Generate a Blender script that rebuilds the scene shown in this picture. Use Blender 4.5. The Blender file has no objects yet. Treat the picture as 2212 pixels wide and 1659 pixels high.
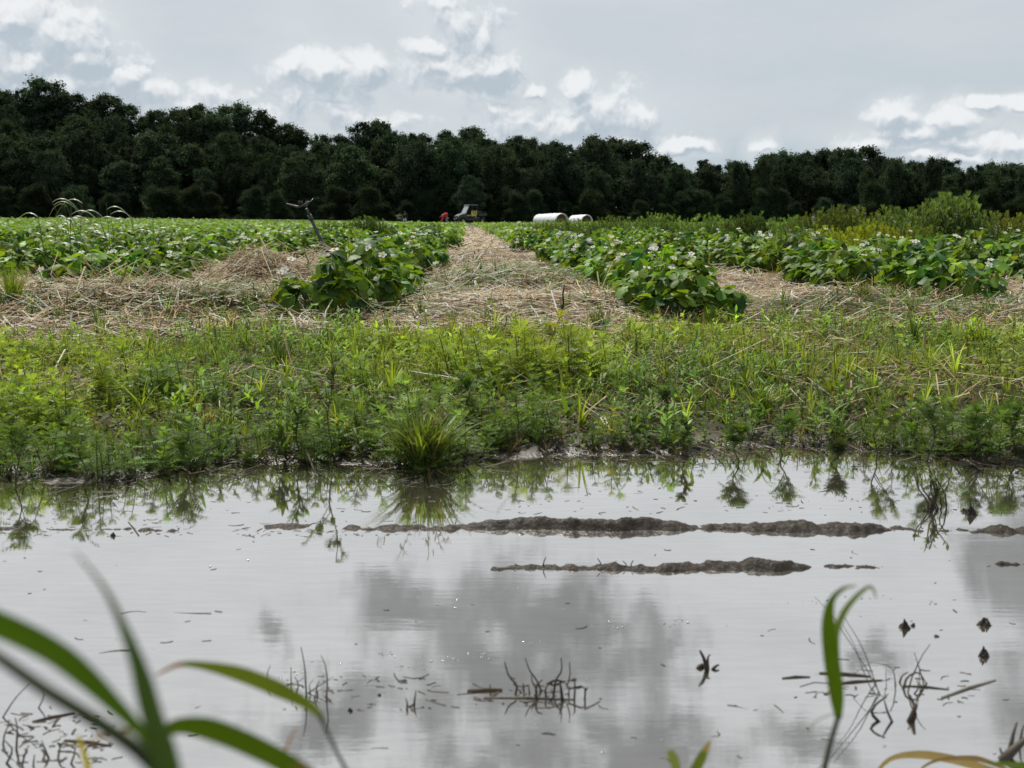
import bpy, math, random
import numpy as np
from mathutils import Vector, Matrix
R = math.radians
rng = np.random.default_rng(7)
random.seed(7)
scn = bpy.context.scene
col = scn.collection

# ------------------------------------------------------------------ camera
F = 2433.0; CX = 1106.0; CY = 829.5; PITCH = R(8.3); CAMZ = 0.5
cd = bpy.data.cameras.new('camera'); cam = bpy.data.objects.new('camera', cd); col.objects.link(cam)
cam.location = (0, 0, CAMZ); cam.rotation_euler = (R(90) - PITCH, 0, 0)
cd.sensor_width = 36.0; cd.lens = F / 2212.0 * 36.0
cd.clip_start = 0.02; cd.clip_end = 6000
cd.dof.use_dof = True; cd.dof.focus_distance = 4.0; cd.dof.aperture_fstop = 11.0
scn.camera = cam

def ray(px, py):
    a = (px - CX) / F; b = (CY - py) / F
    return np.array([a, math.cos(PITCH) + b * math.sin(PITCH), -math.sin(PITCH) + b * math.cos(PITCH)])
def at(px, py, Y):                      # the place in the world seen at a pixel, Y metres ahead
    d = ray(px, py); t = Y / d[1]
    return np.array([d[0] * t, Y, CAMZ + d[2] * t])
def on(px, py, z=0.0):                  # the place on a level z
    d = ray(px, py); t = (z - CAMZ) / d[2]
    return np.array([d[0] * t, d[1] * t, z])

# ------------------------------------------------------------------ world and sun
SUN_EL, SUN_AZ = 56.0, -22.0            # degrees; azimuth from straight ahead, negative = left
w = bpy.data.worlds.new('World'); scn.world = w; w.use_nodes = True
nt = w.node_tree; nt.nodes.clear()
class NB:
    flat = False
    def __init__(s, t): s.t = t
    def n(s, kind, **kw):
        x = s.t.nodes.new(kind)
        for k, v in kw.items(): setattr(x, k, v)
        return x
    def put(s, x, i, v):
        if isinstance(v, bpy.types.NodeSocket): s.t.links.new(v, x.inputs[i])
        elif v is not None: x.inputs[i].default_value = v
    def m(s, op, a, b=None, c=None, clamp=False):
        x = s.n('ShaderNodeMath', operation=op); x.use_clamp = clamp
        s.put(x, 0, a); s.put(x, 1, b)
        if c is not None: s.put(x, 2, c)
        return x.outputs[0]
    def v(s, op, a, b=None, c=None):
        x = s.n('ShaderNodeVectorMath', operation=op); s.put(x, 0, a); s.put(x, 1, b)
        if c is not None: s.put(x, 2, c)
        return x.outputs['Value'] if op in ('LENGTH', 'DOT_PRODUCT') else x.outputs[0]
    def scale(s, a, f):
        x = s.n('ShaderNodeVectorMath', operation='SCALE'); s.put(x, 0, a); s.put(x, 3, f); return x.outputs[0]
    def noise(s, vec, scale, detail=4, rough=0.55, color=False, lac=2.0):
        x = s.n('ShaderNodeTexNoise'); s.put(x, 'Vector', vec)
        if s.flat: x.noise_dimensions = '2D'
        x.inputs['Scale'].default_value = scale; x.inputs['Detail'].default_value = detail
        x.inputs['Roughness'].default_value = rough; x.inputs['Lacunarity'].default_value = lac
        return x.outputs['Color' if color else 'Fac']
    def mr(s, v, a, b, c=0.0, d=1.0, smooth=True):
        x = s.n('ShaderNodeMapRange'); x.interpolation_type = 'SMOOTHSTEP' if smooth else 'LINEAR'
        s.put(x, 0, v)
        for i, q in enumerate((a, b, c, d)): s.put(x, i + 1, q)
        return x.outputs[0]
    def mix(s, f, a, b):
        x = s.n('ShaderNodeMix', data_type='RGBA'); s.put(x, 0, f)
        s.put(x, 6, a if isinstance(a, bpy.types.NodeSocket) else (*a, 1)); s.put(x, 7, b if isinstance(b, bpy.types.NodeSocket) else (*b, 1))
        return x.outputs[2]
    def comb(s, x_, y_, z_=0.0):
        x = s.n('ShaderNodeCombineXYZ'); s.put(x, 0, x_); s.put(x, 1, y_); s.put(x, 2, z_); return x.outputs[0]

def azel(px, py):
    d = ray(px, py); d = d / np.linalg.norm(d)
    return math.atan2(d[0], d[1]), math.asin(abs(d[2]))   # abs: a puddle pixel names the sky it mirrors
NB.flat = True
# banks of cumulus: pixel centre, radii, weight
CUM = [(560,255,70,26,.5),(1120,330,140,30,.6),(820,262,90,20,.5),(1330,300,90,30,.6),(2080,345,160,26,.8),(400,230,70,30,.6),(30,40,100,60,1.25),(130,80,100,60,1.25),(180,130,70,50,1.1),(50,140,120,60,1.1),(120,190,150,50,1.0),(270,165,50,38,.95),(330,195,70,30,.85),(455,200,70,22,.5),
 (700,150,95,42,1.2),(785,145,50,38,1.2),(632,140,40,34,.95),(640,215,34,75,.6),(730,240,100,26,.55),
 (1005,155,115,55,1.2),(985,60,60,70,.75),(925,103,38,22,1.1),(1065,150,60,50,1.1),(955,8,70,26,.7),(1050,80,45,60,.6),
 (1250,190,40,34,1.2),(1152,195,26,18,1.1),(1290,240,120,50,.85),(1150,270,100,44,.9),(1375,252,44,44,1.0),(1230,275,60,34,1.0),(1060,235,60,24,.55),
 (1478,318,52,18,1.2),(1420,330,40,12,.8),(1645,312,26,20,1.1),
 (1935,245,46,32,1.2),(2065,262,56,32,1.0),(2130,222,46,12,1.1),(2195,226,36,14,.9),(2150,312,120,30,1.1),(1970,292,110,18,.7),(1890,310,60,16,.7),(2010,330,80,14,.8)]
def grp(name):
    g = bpy.data.node_groups.new(name, 'ShaderNodeTree')
    g.interface.new_socket('Vector', in_out='INPUT', socket_type='NodeSocketVector')
    g.interface.new_socket('Value', in_out='OUTPUT', socket_type='NodeSocketFloat')
    b = NB(g); gi = b.n('NodeGroupInput'); go = b.n('NodeGroupOutput'); return g, b, gi.outputs[0], go
gm_, b, p1, go = grp('cumulus_banks')
acc = None
for (px, py, rx, ry, wt) in CUM:
    a_, e_ = azel(px, py)
    d_ = b.v('MULTIPLY', b.v('SUBTRACT', p1, (a_, e_, 0)), (F / rx / 1.25, F / ry / 1.25, 0))
    k_ = b.m('MULTIPLY', b.m('SUBTRACT', 1.0, b.v('LENGTH', d_)), wt)
    acc = k_ if acc is None else b.m('SMOOTH_MAX', acc, k_, .15)
b.put(go, 0, acc)
gt_, b, p1, go = grp('cumulus_puffs')
def vor(sc):
    vo = b.n('ShaderNodeTexVoronoi', feature='F1', voronoi_dimensions='2D'); vo.inputs['Scale'].default_value = sc
    b.put(vo, 'Vector', p1); return b.m('SUBTRACT', .42, vo.outputs['Distance'])
puff = b.m('ADD', b.m('MULTIPLY', vor(40), .62), b.m('ADD', b.m('MULTIPLY', vor(88), .42), b.m('MULTIPLY', vor(190), .24)))
b.put(go, 0, b.m('ADD', b.m('MULTIPLY', b.m('SUBTRACT', b.noise(p1, 24, 6, .58), .5), 2.1), puff))

b = NB(nt)
tc = b.n('ShaderNodeTexCoord').outputs['Generated']
sx = b.n('ShaderNodeSeparateXYZ'); b.put(sx, 0, b.v('NORMALIZE', tc))
az = b.m('ARCTAN2', sx.outputs[0], sx.outputs[1]); el = b.m('ARCSINE', sx.outputs[2])
P = b.comb(az, el)
sky = b.n('ShaderNodeTexSky', sky_type='NISHITA'); sky.sun_disc = False
sky.sun_elevation = R(SUN_EL); sky.sun_rotation = R(SUN_AZ); sky.air_density = 1.0; sky.dust_density = 2.5; sky.ozone_density = 1.0
K = 10.0   # background strength is 0.1, so cloud radiances are written times ten
def c10(r, g_, b_): return (r * K, g_ * K, b_ * K)
front = b.mr(sx.outputs[1], -.2, .9)
veil = b.mix(b.mr(el, 0.0, .17), c10(.47, .585, .675), c10(.59, .645, .685))
veil = b.mix(b.m('MULTIPLY', b.mr(el, .175, .225), front), veil, c10(.87, .89, .905))
veil = b.mix(b.m('MULTIPLY', b.mr(el, .26, .48), front), veil, c10(.90, .92, .93))
veil = b.mix(b.mr(el, .5, .8), veil, c10(.38, .41, .46))
streak = b.noise(b.v('MULTIPLY', P, (2.2, 7, 1)), 3.0, 5, .6)
veil = b.mix(b.mr(streak, .32, .7, 0.0, .42), veil, c10(.70, .72, .74))
base = b.mix(.86, sky.outputs[0], veil)
def use(g_, vec):
    x = b.n('ShaderNodeGroup'); x.node_tree = g_; b.put(x, 0, vec); return x.outputs[0]
pc = b.v('ADD', P, b.scale(b.v('SUBTRACT', b.noise(P, 30, 3, .6, True), (.5, .5, .5)), .016))
M0 = use(gm_, pc); pu = b.v('ADD', pc, (-.002, .006, 0)); M1 = use(gm_, pu); M2 = use(gm_, b.v('ADD', pc, (-.004, .020, 0)))
D0 = b.m('ADD', b.m('MULTIPLY', M0, 1.5), use(gt_, pc)); D1 = b.m('ADD', b.m('MULTIPLY', M1, 1.5), use(gt_, pu))
alpha = b.mr(D0, -.20, .75)
haze_ = b.mr(M0, -1.0, .5, 0.0, .55)
lit = b.m('ADD', b.m('ADD', b.m('MULTIPLY', b.m('SUBTRACT', D0, D1), .62), b.m('MULTIPLY', b.m('SUBTRACT', M0, M2), .38)), .36, clamp=True)
lit = b.m('SUBTRACT', lit, b.mr(D0, .7, 2.2, 0.0, .12), clamp=True)
cc = b.mix(b.mr(lit, 0.05, .95), c10(.46, .535, .605), c10(.87, .89, .905))
c1 = b.mix(b.m('MULTIPLY', alpha, .92), b.mix(haze_, base, c10(.72, .76, .785)), cc)
# dark rain-grey bases higher up (seen mirrored in the puddle)
DK = [(900,1330,190,90),(1130,1330,220,110),(1290,1350,180,90),(860,1250,150,50),(1050,1480,330,110),(1330,1480,220,150),(600,1350,50,60),(1420,1620,170,140),(1080,1640,250,90),
      (2240,1300,130,280),(2150,1230,70,80),(1750,1640,150,60),(700,1540,200,50),(2230,1120,60,70),(1900,1440,70,30)]
pw = b.v('ADD', P, b.scale(b.v('SUBTRACT', b.noise(P, 11, 5, .6, True), (.5, .5, .5)), .12))
acc = None
for (px, py, rx, ry) in DK:
    a_, e_ = azel(px, py)
    d_ = b.v('MULTIPLY', b.v('SUBTRACT', pw, (a_, e_, 0)), (F / rx / 1.18, F / ry / 1.18, 0))
    k_ = b.m('SUBTRACT', 1.0, b.v('LENGTH', d_))
    acc = k_ if acc is None else b.m('SMOOTH_MAX', acc, k_, .3)
over = b.mr(el, .62, .95, -.5, .25)
acc = b.m('MAXIMUM', acc, over)
dk = b.m('ADD', acc, b.m('MULTIPLY', b.m('SUBTRACT', b.noise(P, 16, 7, .62), .5), 2.1))
dk = b.m('MULTIPLY', b.mr(dk, -.05, .80), b.mr(el, .20, .24))
c2 = b.mix(b.m('MULTIPLY', dk, .96), base, b.mix(b.noise(P, 9, 4, .6), c10(.20, .215, .23), c10(.46, .478, .49)))
bg = b.n('ShaderNodeBackground'); bg.inputs['Strength'].default_value = 0.1; b.put(bg, 0, c1)
bg2 = b.n('ShaderNodeBackground'); bg2.inputs['Strength'].default_value = 0.1; b.put(bg2, 0, c2)
low = b.m('GREATER_THAN', el, .196)     # the cumulus banks lie low, the rain-grey bases overhead
mx_ = b.n('ShaderNodeMixShader'); b.put(mx_, 0, low); nt.links.new(bg.outputs[0], mx_.inputs[1]); nt.links.new(bg2.outputs[0], mx_.inputs[2])
wo = b.n('ShaderNodeOutputWorld'); nt.links.new(mx_.outputs[0], wo.inputs[0])
try: w.cycles.sampling_method = 'MANUAL'; w.cycles.sample_map_resolution = 512
except Exception: pass

NB.flat = False
sd = bpy.data.lights.new('sun', 'SUN'); sd.energy = 5.0; sd.angle = R(0.7); sd.color = (1.0, .95, .86)
so = bpy.data.objects.new('sun', sd); col.objects.link(so); so.location = (-60, 120, 150)
sdir = Vector((math.sin(R(SUN_AZ)) * math.cos(R(SUN_EL)), math.cos(R(SUN_AZ)) * math.cos(R(SUN_EL)), math.sin(R(SUN_EL))))
so.rotation_euler = sdir.to_track_quat('Z', 'Y').to_euler()
scn.view_settings.view_transform = 'Standard'; scn.view_settings.look = 'None'
scn.view_settings.exposure = 0.0; scn.view_settings.gamma = 1.0
scn.cycles.max_bounces = 6; scn.cycles.transparent_max_bounces = 8

# ------------------------------------------------------------------ noise
_lat = rng.random((256, 256))
def vnoise(x, y):
    x = np.asarray(x, float); y = np.asarray(y, float)
    xi = np.floor(x).astype(int); yi = np.floor(y).astype(int); fx = x - xi; fy = y - yi
    fx = fx * fx * (3 - 2 * fx); fy = fy * fy * (3 - 2 * fy)
    a = _lat[xi % 256, yi % 256]; b_ = _lat[(xi + 1) % 256, yi % 256]; c = _lat[xi % 256, (yi + 1) % 256]; d = _lat[(xi + 1) % 256, (yi + 1) % 256]
    return (a * (1 - fx) + b_ * fx) * (1 - fy) + (c * (1 - fx) + d * fx) * fy
def fbm(x, y, o=4, g_=.5):
    s = 0; a = 1; t = 0
    x = np.asarray(x, float); y = np.asarray(y, float)
    for i in range(o):
        s = s + a * vnoise(x + 17.3 * i, y - 9.1 * i); t += a; a *= g_; x = x * 2.03; y = y * 2.03
    return s / t
def sst(x, a, b_):
    t = np.clip((x - a) / (b_ - a), 0, 1); return t * t * (3 - 2 * t)

# ------------------------------------------------------------------ terrain height
_sh = np.array([on(*q)[:2] for q in [(-900,1075),(0,1042),(250,1040),(450,1012),(700,1000),(820,1010),(930,1030),(1050,992),(1200,984),(1400,988),(1550,985),(1650,972),(1850,974),(2000,992),(2212,1005),(3100,1010)]])
def shore(x): return np.interp(x, _sh[:, 0], _sh[:, 1])
MOUNDS = [(-1.44,6.4,.15,.28,.24),(-1.05,6.9,.14,.28,.26),(-1.7,4.75,.06,.5,.28),(-1.1,4.6,.05,.3,.2),(-.1,6.6,.09,.3,.4),(.15,6.1,.06,.22,.3),(.35,5.0,.04,.4,.4),(1.42,4.95,.07,.3,.25),(-.2,4.9,.03,.3,.3),(2.3,4.4,.03,.4,.3)]
_sk = [(-700,150),(-300,150),(0,172),(60,172),(110,165),(180,185),(250,200),(330,215),(400,225),(430,205),(480,225),(520,205),(560,220),(600,245),(660,272),(720,280),(770,270),(800,247),(840,262),(880,280),(930,265),(1000,258),(1060,280),(1080,300),(1130,274),(1180,290),(1240,302),(1270,290),(1330,285),(1400,300),(1430,332),(1500,332),(1600,337),(1700,318),(1790,298),(1850,305),(1900,322),(2000,335),(2100,345),(2212,332),(2600,340),(3200,340)]
_skx = np.array([(q[0] - CX) / F * 255 for q in _sk]); _skz = np.array([at(q[0], q[1], 255)[2] for q in _sk])
def skyline(x): return np.interp(x, _skx, _skz)
_smx = np.linspace(-260, 260, 105); _smz = np.convolve(np.pad(np.maximum(skyline(_smx) - 14.5, 0), 4, mode='edge'), np.ones(9) / 9, 'valid')
def gz(x, y):
    x = np.asarray(x, float); y = np.asarray(y, float)
    t = y - shore(x)
    edge = (fbm(x * 7, y * 7, 4) - .5)
    z = np.where(t > 0, .085 * (1 - np.exp(-np.maximum(t, 0) / .42)) + .035 * sst(t, .4, 3), -.035 * (1 - np.exp(np.minimum(t, 0) / .12)))
    z = z + edge * .030 * np.exp(-(t / .35) ** 2) + (fbm(x * 25, y * 25, 3) - .5) * .012 * sst(t, -.2, .1) * (1 - sst(y, 8, 20))
    z = z - .004
    z = z + sst(.86 - y + .05 * np.sin(x * 5), 0, .7) * .10        # bank by the camera
    for (mx, my, a, sx_, sy_) in MOUNDS: z = z + a * np.exp(-((x - mx) / sx_) ** 2 - ((y - my) / sy_) ** 2)
    z = z + (fbm(x * 1.1 + 5, y * 1.1, 3) - .5) * .05 * sst(t, .8, 2)
    z = z - .13 * sst(y, 20, 110) + sst(y, 30, 140) * .55 * sst(-x, 4, 45)
    z = z + sst(y, 212, 262) * np.interp(x, _smx, _smz)
    return z

# ------------------------------------------------------------------ mesh helpers
class M:                                 # collects verts / faces / a tint per vertex
    def __init__(s): s.V = []; s.Fc = []; s.C = []; s.n = 0
    def add(s, V, faces, c=(1, 1, 1)):
        V = np.asarray(V, float).reshape(-1, 3); s.V.append(V)
        c = np.asarray(c, float); s.C.append(np.broadcast_to(c, (len(V), 3)) if c.ndim < 2 else c)
        for f in (faces if isinstance(faces, list) else [faces]):
            s.Fc.append(np.asarray(f, int) + s.n)
        s.n += len(V); return s
    def tube(s, pts, r0, r1=None, k=6, c=(1, 1, 1), caps=True):
        pts = np.asarray(pts, float); n = len(pts)
        r = np.linspace(r0, r0 if r1 is None else r1, n) if np.isscalar(r0) else np.asarray(r0, float)
        T = np.gradient(pts, axis=0); T /= np.linalg.norm(T, axis=1)[:, None] + 1e-12
        up = np.array([0.0, 0, 1]) if abs(T[:, 2]).mean() < .8 else np.array([1.0, 0, 0])
        A = np.cross(T, up); A /= np.linalg.norm(A, axis=1)[:, None] + 1e-12; B = np.cross(T, A)
        ang = np.arange(k) * 2 * math.pi / k
        V = pts[:, None] + r[:, None, None] * (np.cos(ang)[None, :, None] * A[:, None] + np.sin(ang)[None, :, None] * B[:, None])
        i, j = np.meshgrid(np.arange(n - 1), np.arange(k), indexing='ij'); i = i.ravel(); j = j.ravel(); j2 = (j + 1) % k
        Q = np.stack([i * k + j, i * k + j2, (i + 1) * k + j2, (i + 1) * k + j], 1)
        fs = [Q]
        if caps: fs += [np.arange(k)[None, ::-1], (np.arange(k) + (n - 1) * k)[None]]
        return s.add(V.reshape(-1, 3), fs, c)
    def ribbon(s, pts, wd, side=None, fold=.15, c=(1, 1, 1)):   # a blade: three verts across, folded on its midrib
        pts = np.asarray(pts, float); n = len(pts); wd = np.asarray(wd, float)
        T = np.gradient(pts, axis=0); T /= np.linalg.norm(T, axis=1)[:, None] + 1e-12
        if side is None: side = np.array([1.0, 0, 0])
        A = np.broadcast_to(np.asarray(side, float), T.shape) - T * (T @ np.asarray(side, float) if np.ndim(side) == 1 else (T * side).sum(1))[:, None]
        A = A / (np.linalg.norm(A, axis=1)[:, None] + 1e-12); N = np.cross(A, T)
        V = np.stack([pts - A * wd[:, None] / 2 + N * (wd * fold)[:, None], pts, pts + A * wd[:, None] / 2 + N * (wd * fold)[:, None]], 1).reshape(-1, 3)
        i = np.arange(n - 1)
        Q = np.concatenate([np.stack([i * 3, i * 3 + 1, i * 3 + 4, i * 3 + 3], 1), np.stack([i * 3 + 1, i * 3 + 2, i * 3 + 5, i * 3 + 4], 1)])
        c = np.asarray(c, float)
        if c.ndim == 2: c = np.repeat(c, 3, 0)
        return s.add(V, Q, c)
    def box(s, lo, hi, c=(1, 1, 1), taper=0.0):
        (x0, y0, z0), (x1, y1, z1) = lo, hi; t = taper
        V = [(x0, y0, z0), (x1, y0, z0), (x1, y1, z0), (x0, y1, z0), (x0 + t, y0 + t, z1), (x1 - t, y0 + t, z1), (x1 - t, y1 - t, z1), (x0 + t, y1 - t, z1)]
        return s.add(V, [[(0, 3, 2, 1), (4, 5, 6, 7), (0, 1, 5, 4), (1, 2, 6, 5), (2, 3, 7, 6), (3, 0, 4, 7)]][0] and np.array([(0, 3, 2, 1), (4, 5, 6, 7), (0, 1, 5, 4), (1, 2, 6, 5), (2, 3, 7, 6), (3, 0, 4, 7)]), c)
    def place(s, tmpl, Rm, T, S, C):     # many copies of a template (V, F, shade)
        tV, tF, tS = tmpl; N = len(T); n = len(tV)
        S = np.asarray(S, float); S = S[:, None] if S.ndim == 1 else S
        V = np.einsum('nij,nkj->nki', Rm, tV[None] * S[:, None, :]) + T[:, None]
        Cc = C[:, None] * tS[None, :, None] if np.ndim(tS) == 1 else C[:, None] * tS[None]
        off = (np.arange(N) * n)[:, None, None]
        fs = [(f[None] + off).reshape(-1, f.shape[1]) for f in tF]
        return s.add(V.reshape(-1, 3), fs, Cc.reshape(-1, 3))
    def tmpl(s):
        d = {}
        for f in s.Fc: d.setdefault(f.shape[1], []).append(f)
        return np.concatenate(s.V), [np.concatenate(x) for x in d.values()], np.concatenate(s.C)
    def mesh(s, name, mats, smooth=True):
        V = np.concatenate(s.V).astype(np.float32); C = np.concatenate([np.asarray(c) for c in s.C])
        me = bpy.data.meshes.new(name); me.vertices.add(len(V)); me.vertices.foreach_set('co', V.ravel())
        lt = np.concatenate([np.full(len(f), f.shape[1]) for f in s.Fc]); lv = np.concatenate([f.ravel() for f in s.Fc])
        ls = np.concatenate([[0], np.cumsum(lt)[:-1]])
        me.loops.add(len(lv)); me.loops.foreach_set('vertex_index', lv.astype(np.int32))
        me.polygons.add(len(lt)); me.polygons.foreach_set('loop_start', ls.astype(np.int32))
        me.polygons.foreach_set('use_smooth', np.full(len(lt), smooth))
        at_ = me.attributes.new('tint', 'FLOAT_COLOR', 'POINT')
        at_.data.foreach_set('color', np.concatenate([C, np.ones((len(C), 1))], 1).astype(np.float32).ravel())
        me.update(calc_edges=True)
        for m_ in (mats if isinstance(mats, (list, tuple)) else [mats]): me.materials.append(m_)
        return me
    def build(s, name, mats, parent=None, smooth=True):
        o = bpy.data.objects.new(name, s.mesh(name, mats, smooth)); col.objects.link(o)
        if parent: o.parent = parent
        return o
def tag(o, label=None, cat=None, group=None, kind=None):
    if label: o['label'] = label
    if cat: o['category'] = cat
    if group: o['group'] = group
    if kind: o['kind'] = kind
    return o
def empty(name, loc, rz=0.0, s=1.0):
    o = bpy.data.objects.new(name, None); col.objects.link(o); o.location = loc; o.rotation_euler = (0, 0, rz); o.scale = (s, s, s)
    o.empty_display_size = .1; return o
def kids(o): return [c for c in bpy.data.objects if c.parent == o]
def copy_tree(o, children):
    c = o.copy(); col.objects.link(c)
    for ch, sub in children:
        d = ch.copy(); col.objects.link(d); d.parent = c
        for e in sub:
            h = e.copy(); col.objects.link(h); h.parent = d
    return c
def rotz(a):
    a = np.atleast_1d(a); z = np.zeros_like(a); o = np.ones_like(a)
    return np.stack([np.stack([np.cos(a), -np.sin(a), z], 1), np.stack([np.sin(a), np.cos(a), z], 1), np.stack([z, z, o], 1)], 1)
def rotx(a):
    a = np.atleast_1d(a); z = np.zeros_like(a); o = np.ones_like(a)
    return np.stack([np.stack([o, z, z], 1), np.stack([z, np.cos(a), -np.sin(a)], 1), np.stack([z, np.sin(a), np.cos(a)], 1)], 1)
def roty(a):
    a = np.atleast_1d(a); z = np.zeros_like(a); o = np.ones_like(a)
    return np.stack([np.stack([np.cos(a), z, np.sin(a)], 1), np.stack([z, o, z], 1), np.stack([-np.sin(a), z, np.cos(a)], 1)], 1)

# ------------------------------------------------------------------ materials
def mat(name):
    m_ = bpy.data.materials.new(name); m_.use_nodes = True; m_.node_tree.nodes.clear(); return m_, NB(m_.node_tree)
def finish(b_, sh, disp=None):
    o = b_.n('ShaderNodeOutputMaterial'); b_.t.links.new(sh, o.inputs[0])
def pri(b_, color, rough=.6, spec=.5, bump=None, bstr=.3, bdist=.01, metal=0.0):
    p = b_.n('ShaderNodeBsdfPrincipled'); b_.put(p, 'Base Color', color if isinstance(color, bpy.types.NodeSocket) else (*color, 1))
    b_.put(p, 'Roughness', rough); b_.put(p, 'Specular IOR Level', spec); b_.put(p, 'Metallic', metal)
    if bump is not None:
        bn = b_.n('ShaderNodeBump'); bn.inputs['Strength'].default_value = bstr; bn.inputs['Distance'].default_value = bdist
        b_.put(bn, 'Height', bump); b_.t.links.new(bn.outputs[0], p.inputs['Normal'])
    return p
def leafmat(name, trans=.38, rough=.42, spec=.4, tcol=(1.25, 1.15, .35), var=.12, nscale=30):
    m_, b_ = mat(name)
    a = b_.n('ShaderNodeAttribute'); a.attribute_name = 'tint'
    oi = b_.n('ShaderNodeObjectInfo').outputs['Random']
    hs = b_.n('ShaderNodeHueSaturation'); b_.put(hs, 'Color', a.outputs['Color'])
    b_.put(hs, 'Value', b_.m('ADD', b_.m('MULTIPLY', oi, 2 * var), 1 - var))
    b_.put(hs, 'Hue', b_.m('ADD', b_.m('MULTIPLY', oi, .02), .492))
    tcn = b_.n('ShaderNodeTexCoord').outputs['Object']
    c = b_.mix(b_.mr(b_.noise(tcn, nscale, 3), .3, .7, 0, .3), hs.outputs[0], b_.v('MULTIPLY', hs.outputs[0], (.62, .72, .65)))
    p = pri(b_, c, rough, spec)
    t = b_.n('ShaderNodeBsdfTranslucent'); b_.put(t, 0, b_.v('MULTIPLY', c, tcol))
    x = b_.n('ShaderNodeMixShader'); x.inputs[0].default_value = trans
    b_.t.links.new(p.outputs[0], x.inputs[1]); b_.t.links.new(t.outputs[0], x.inputs[2])
    finish(b_, x.outputs[0]); return m_
def plain(name, c, rough=.6, spec=.4, metal=0.0, nscale=8, namp=.35, bstr=.2, bdist=.01):
    m_, b_ = mat(name); tcn = b_.n('ShaderNodeTexCoord').outputs['Object']
    n_ = b_.noise(tcn, nscale, 5)
    cl = b_.mix(n_, tuple(x * (1 - namp) for x in c), tuple(min(1, x * (1 + namp)) for x in c))
    finish(b_, pri(b_, cl, rough, spec, n_, bstr, bdist, metal).outputs[0]); return m_
def tinted(name, rough=.7, spec=.3, nscale=60, trans=0.0):
    m_, b_ = mat(name); a = b_.n('ShaderNodeAttribute'); a.attribute_name = 'tint'
    tcn = b_.n('ShaderNodeTexCoord').outputs['Object']
    cl = b_.mix(b_.mr(b_.noise(tcn, nscale, 3), .3, .7, 0, .5), a.outputs['Color'], b_.v('MULTIPLY', a.outputs['Color'], (.6, .58, .55)))
    p = pri(b_, cl, rough, spec)
    if trans:
        t = b_.n('ShaderNodeBsdfTranslucent'); b_.put(t, 0, cl); x = b_.n('ShaderNodeMixShader'); x.inputs[0].default_value = trans
        b_.t.links.new(p.outputs[0], x.inputs[1]); b_.t.links.new(t.outputs[0], x.inputs[2]); finish(b_, x.outputs[0])
    else: finish(b_, p.outputs[0])
    return m_
LEAF = leafmat('strawberry_leaf', .40, .5, .22, var=.18)
WEED = leafmat('weed_leaf', .42, .55, .2, nscale=60)
BLADE = leafmat('grass_blade', .36, .42, .3, nscale=90)
TREE = leafmat('tree_leaf', .22, .8, .05, tcol=(1.1, 1.1, .5), var=.28, nscale=.5)
STRAW = tinted('dry_straw', .6, .2, 80, .2)
m_, b_ = mat('petal'); a_ = b_.n('ShaderNodeAttribute'); a_.attribute_name = 'tint'; p = pri(b_, a_.outputs['Color'], .6, .2); t = b_.n('ShaderNodeBsdfTranslucent'); b_.put(t, 0, a_.outputs['Color'])
x = b_.n('ShaderNodeMixShader'); x.inputs[0].default_value = .5; b_.t.links.new(p.outputs[0], x.inputs[1]); b_.t.links.new(t.outputs[0], x.inputs[2]); finish(b_, x.outputs[0]); PETAL = m_
DEAD = tinted('dead_stem', .6, .2, 120)
BARK = plain('bark', (.07, .06, .05), .9, .2, nscale=3, bstr=.5, bdist=.05)
BIRCH = plain('birch_bark', (.42, .42, .38), .8, .2, nscale=4, namp=.5)
BLACKP = plain('black_plastic', (.02, .022, .022), .4, .5)
GREYP = plain('grey_pipe', (.075, .075, .073), .5, .4, nscale=40)

# ground: mud by the water, then soil and chaff
m_, b_ = mat('ground_soil'); ps = b_.n('ShaderNodeNewGeometry').outputs['Position']
sp = b_.n('ShaderNodeSeparateXYZ'); b_.put(sp, 0, ps)
n1 = b_.noise(ps, 9, 8, .65); n2 = b_.noise(ps, 60, 6, .7); n3 = b_.noise(ps, 1.2, 3)
mudc = b_.mix(n2, (.016, .013, .010), (.060, .050, .040)); soil = b_.mix(n1, (.014, .011, .006), (.060, .045, .026))
chaff = b_.mix(b_.noise(b_.v('MULTIPLY', ps, (1, .35, 1)), 70, 5, .7), (.03, .022, .014), (.17, .125, .075))
c = b_.mix(b_.mr(b_.m('ADD', sp.outputs[2], b_.m('MULTIPLY', n1, .04)), .02, .042), mudc, soil)
c = b_.mix(b_.mr(b_.m('ADD', sp.outputs[1], b_.m('MULTIPLY', n3, .8)), 4.1, 4.8), c, chaff)
c = b_.mix(b_.mr(sp.outputs[1], 60, 150), c, (.05, .07, .025))
ro = b_.mr(sp.outputs[2], .002, .03, .2, .9)
finish(b_, pri(b_, c, ro, b_.mr(sp.outputs[2], .01, .06, .5, .1), b_.m('ADD', n1, b_.m('MULTIPLY', n2, .5)), .6, .012).outputs[0]); GROUND = m_
m_, b_ = mat('wet_mud'); ps = b_.n('ShaderNodeTexCoord').outputs['Object']
n1 = b_.noise(ps, 45, 8, .7); n2 = b_.noise(ps, 220, 4, .6)
sp = b_.n('ShaderNodeSeparateXYZ'); b_.put(sp, 0, ps)
c = b_.mix(b_.mr(n1, .3, .7), (.010, .008, .006), (.055, .043, .032))
finish(b_, pri(b_, c, b_.mr(n2, .3, .7, .3, .85), .18, b_.m('ADD', n1, b_.m('MULTIPLY', n2, .25)), .6, .006).outputs[0]); MUD = m_
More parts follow.
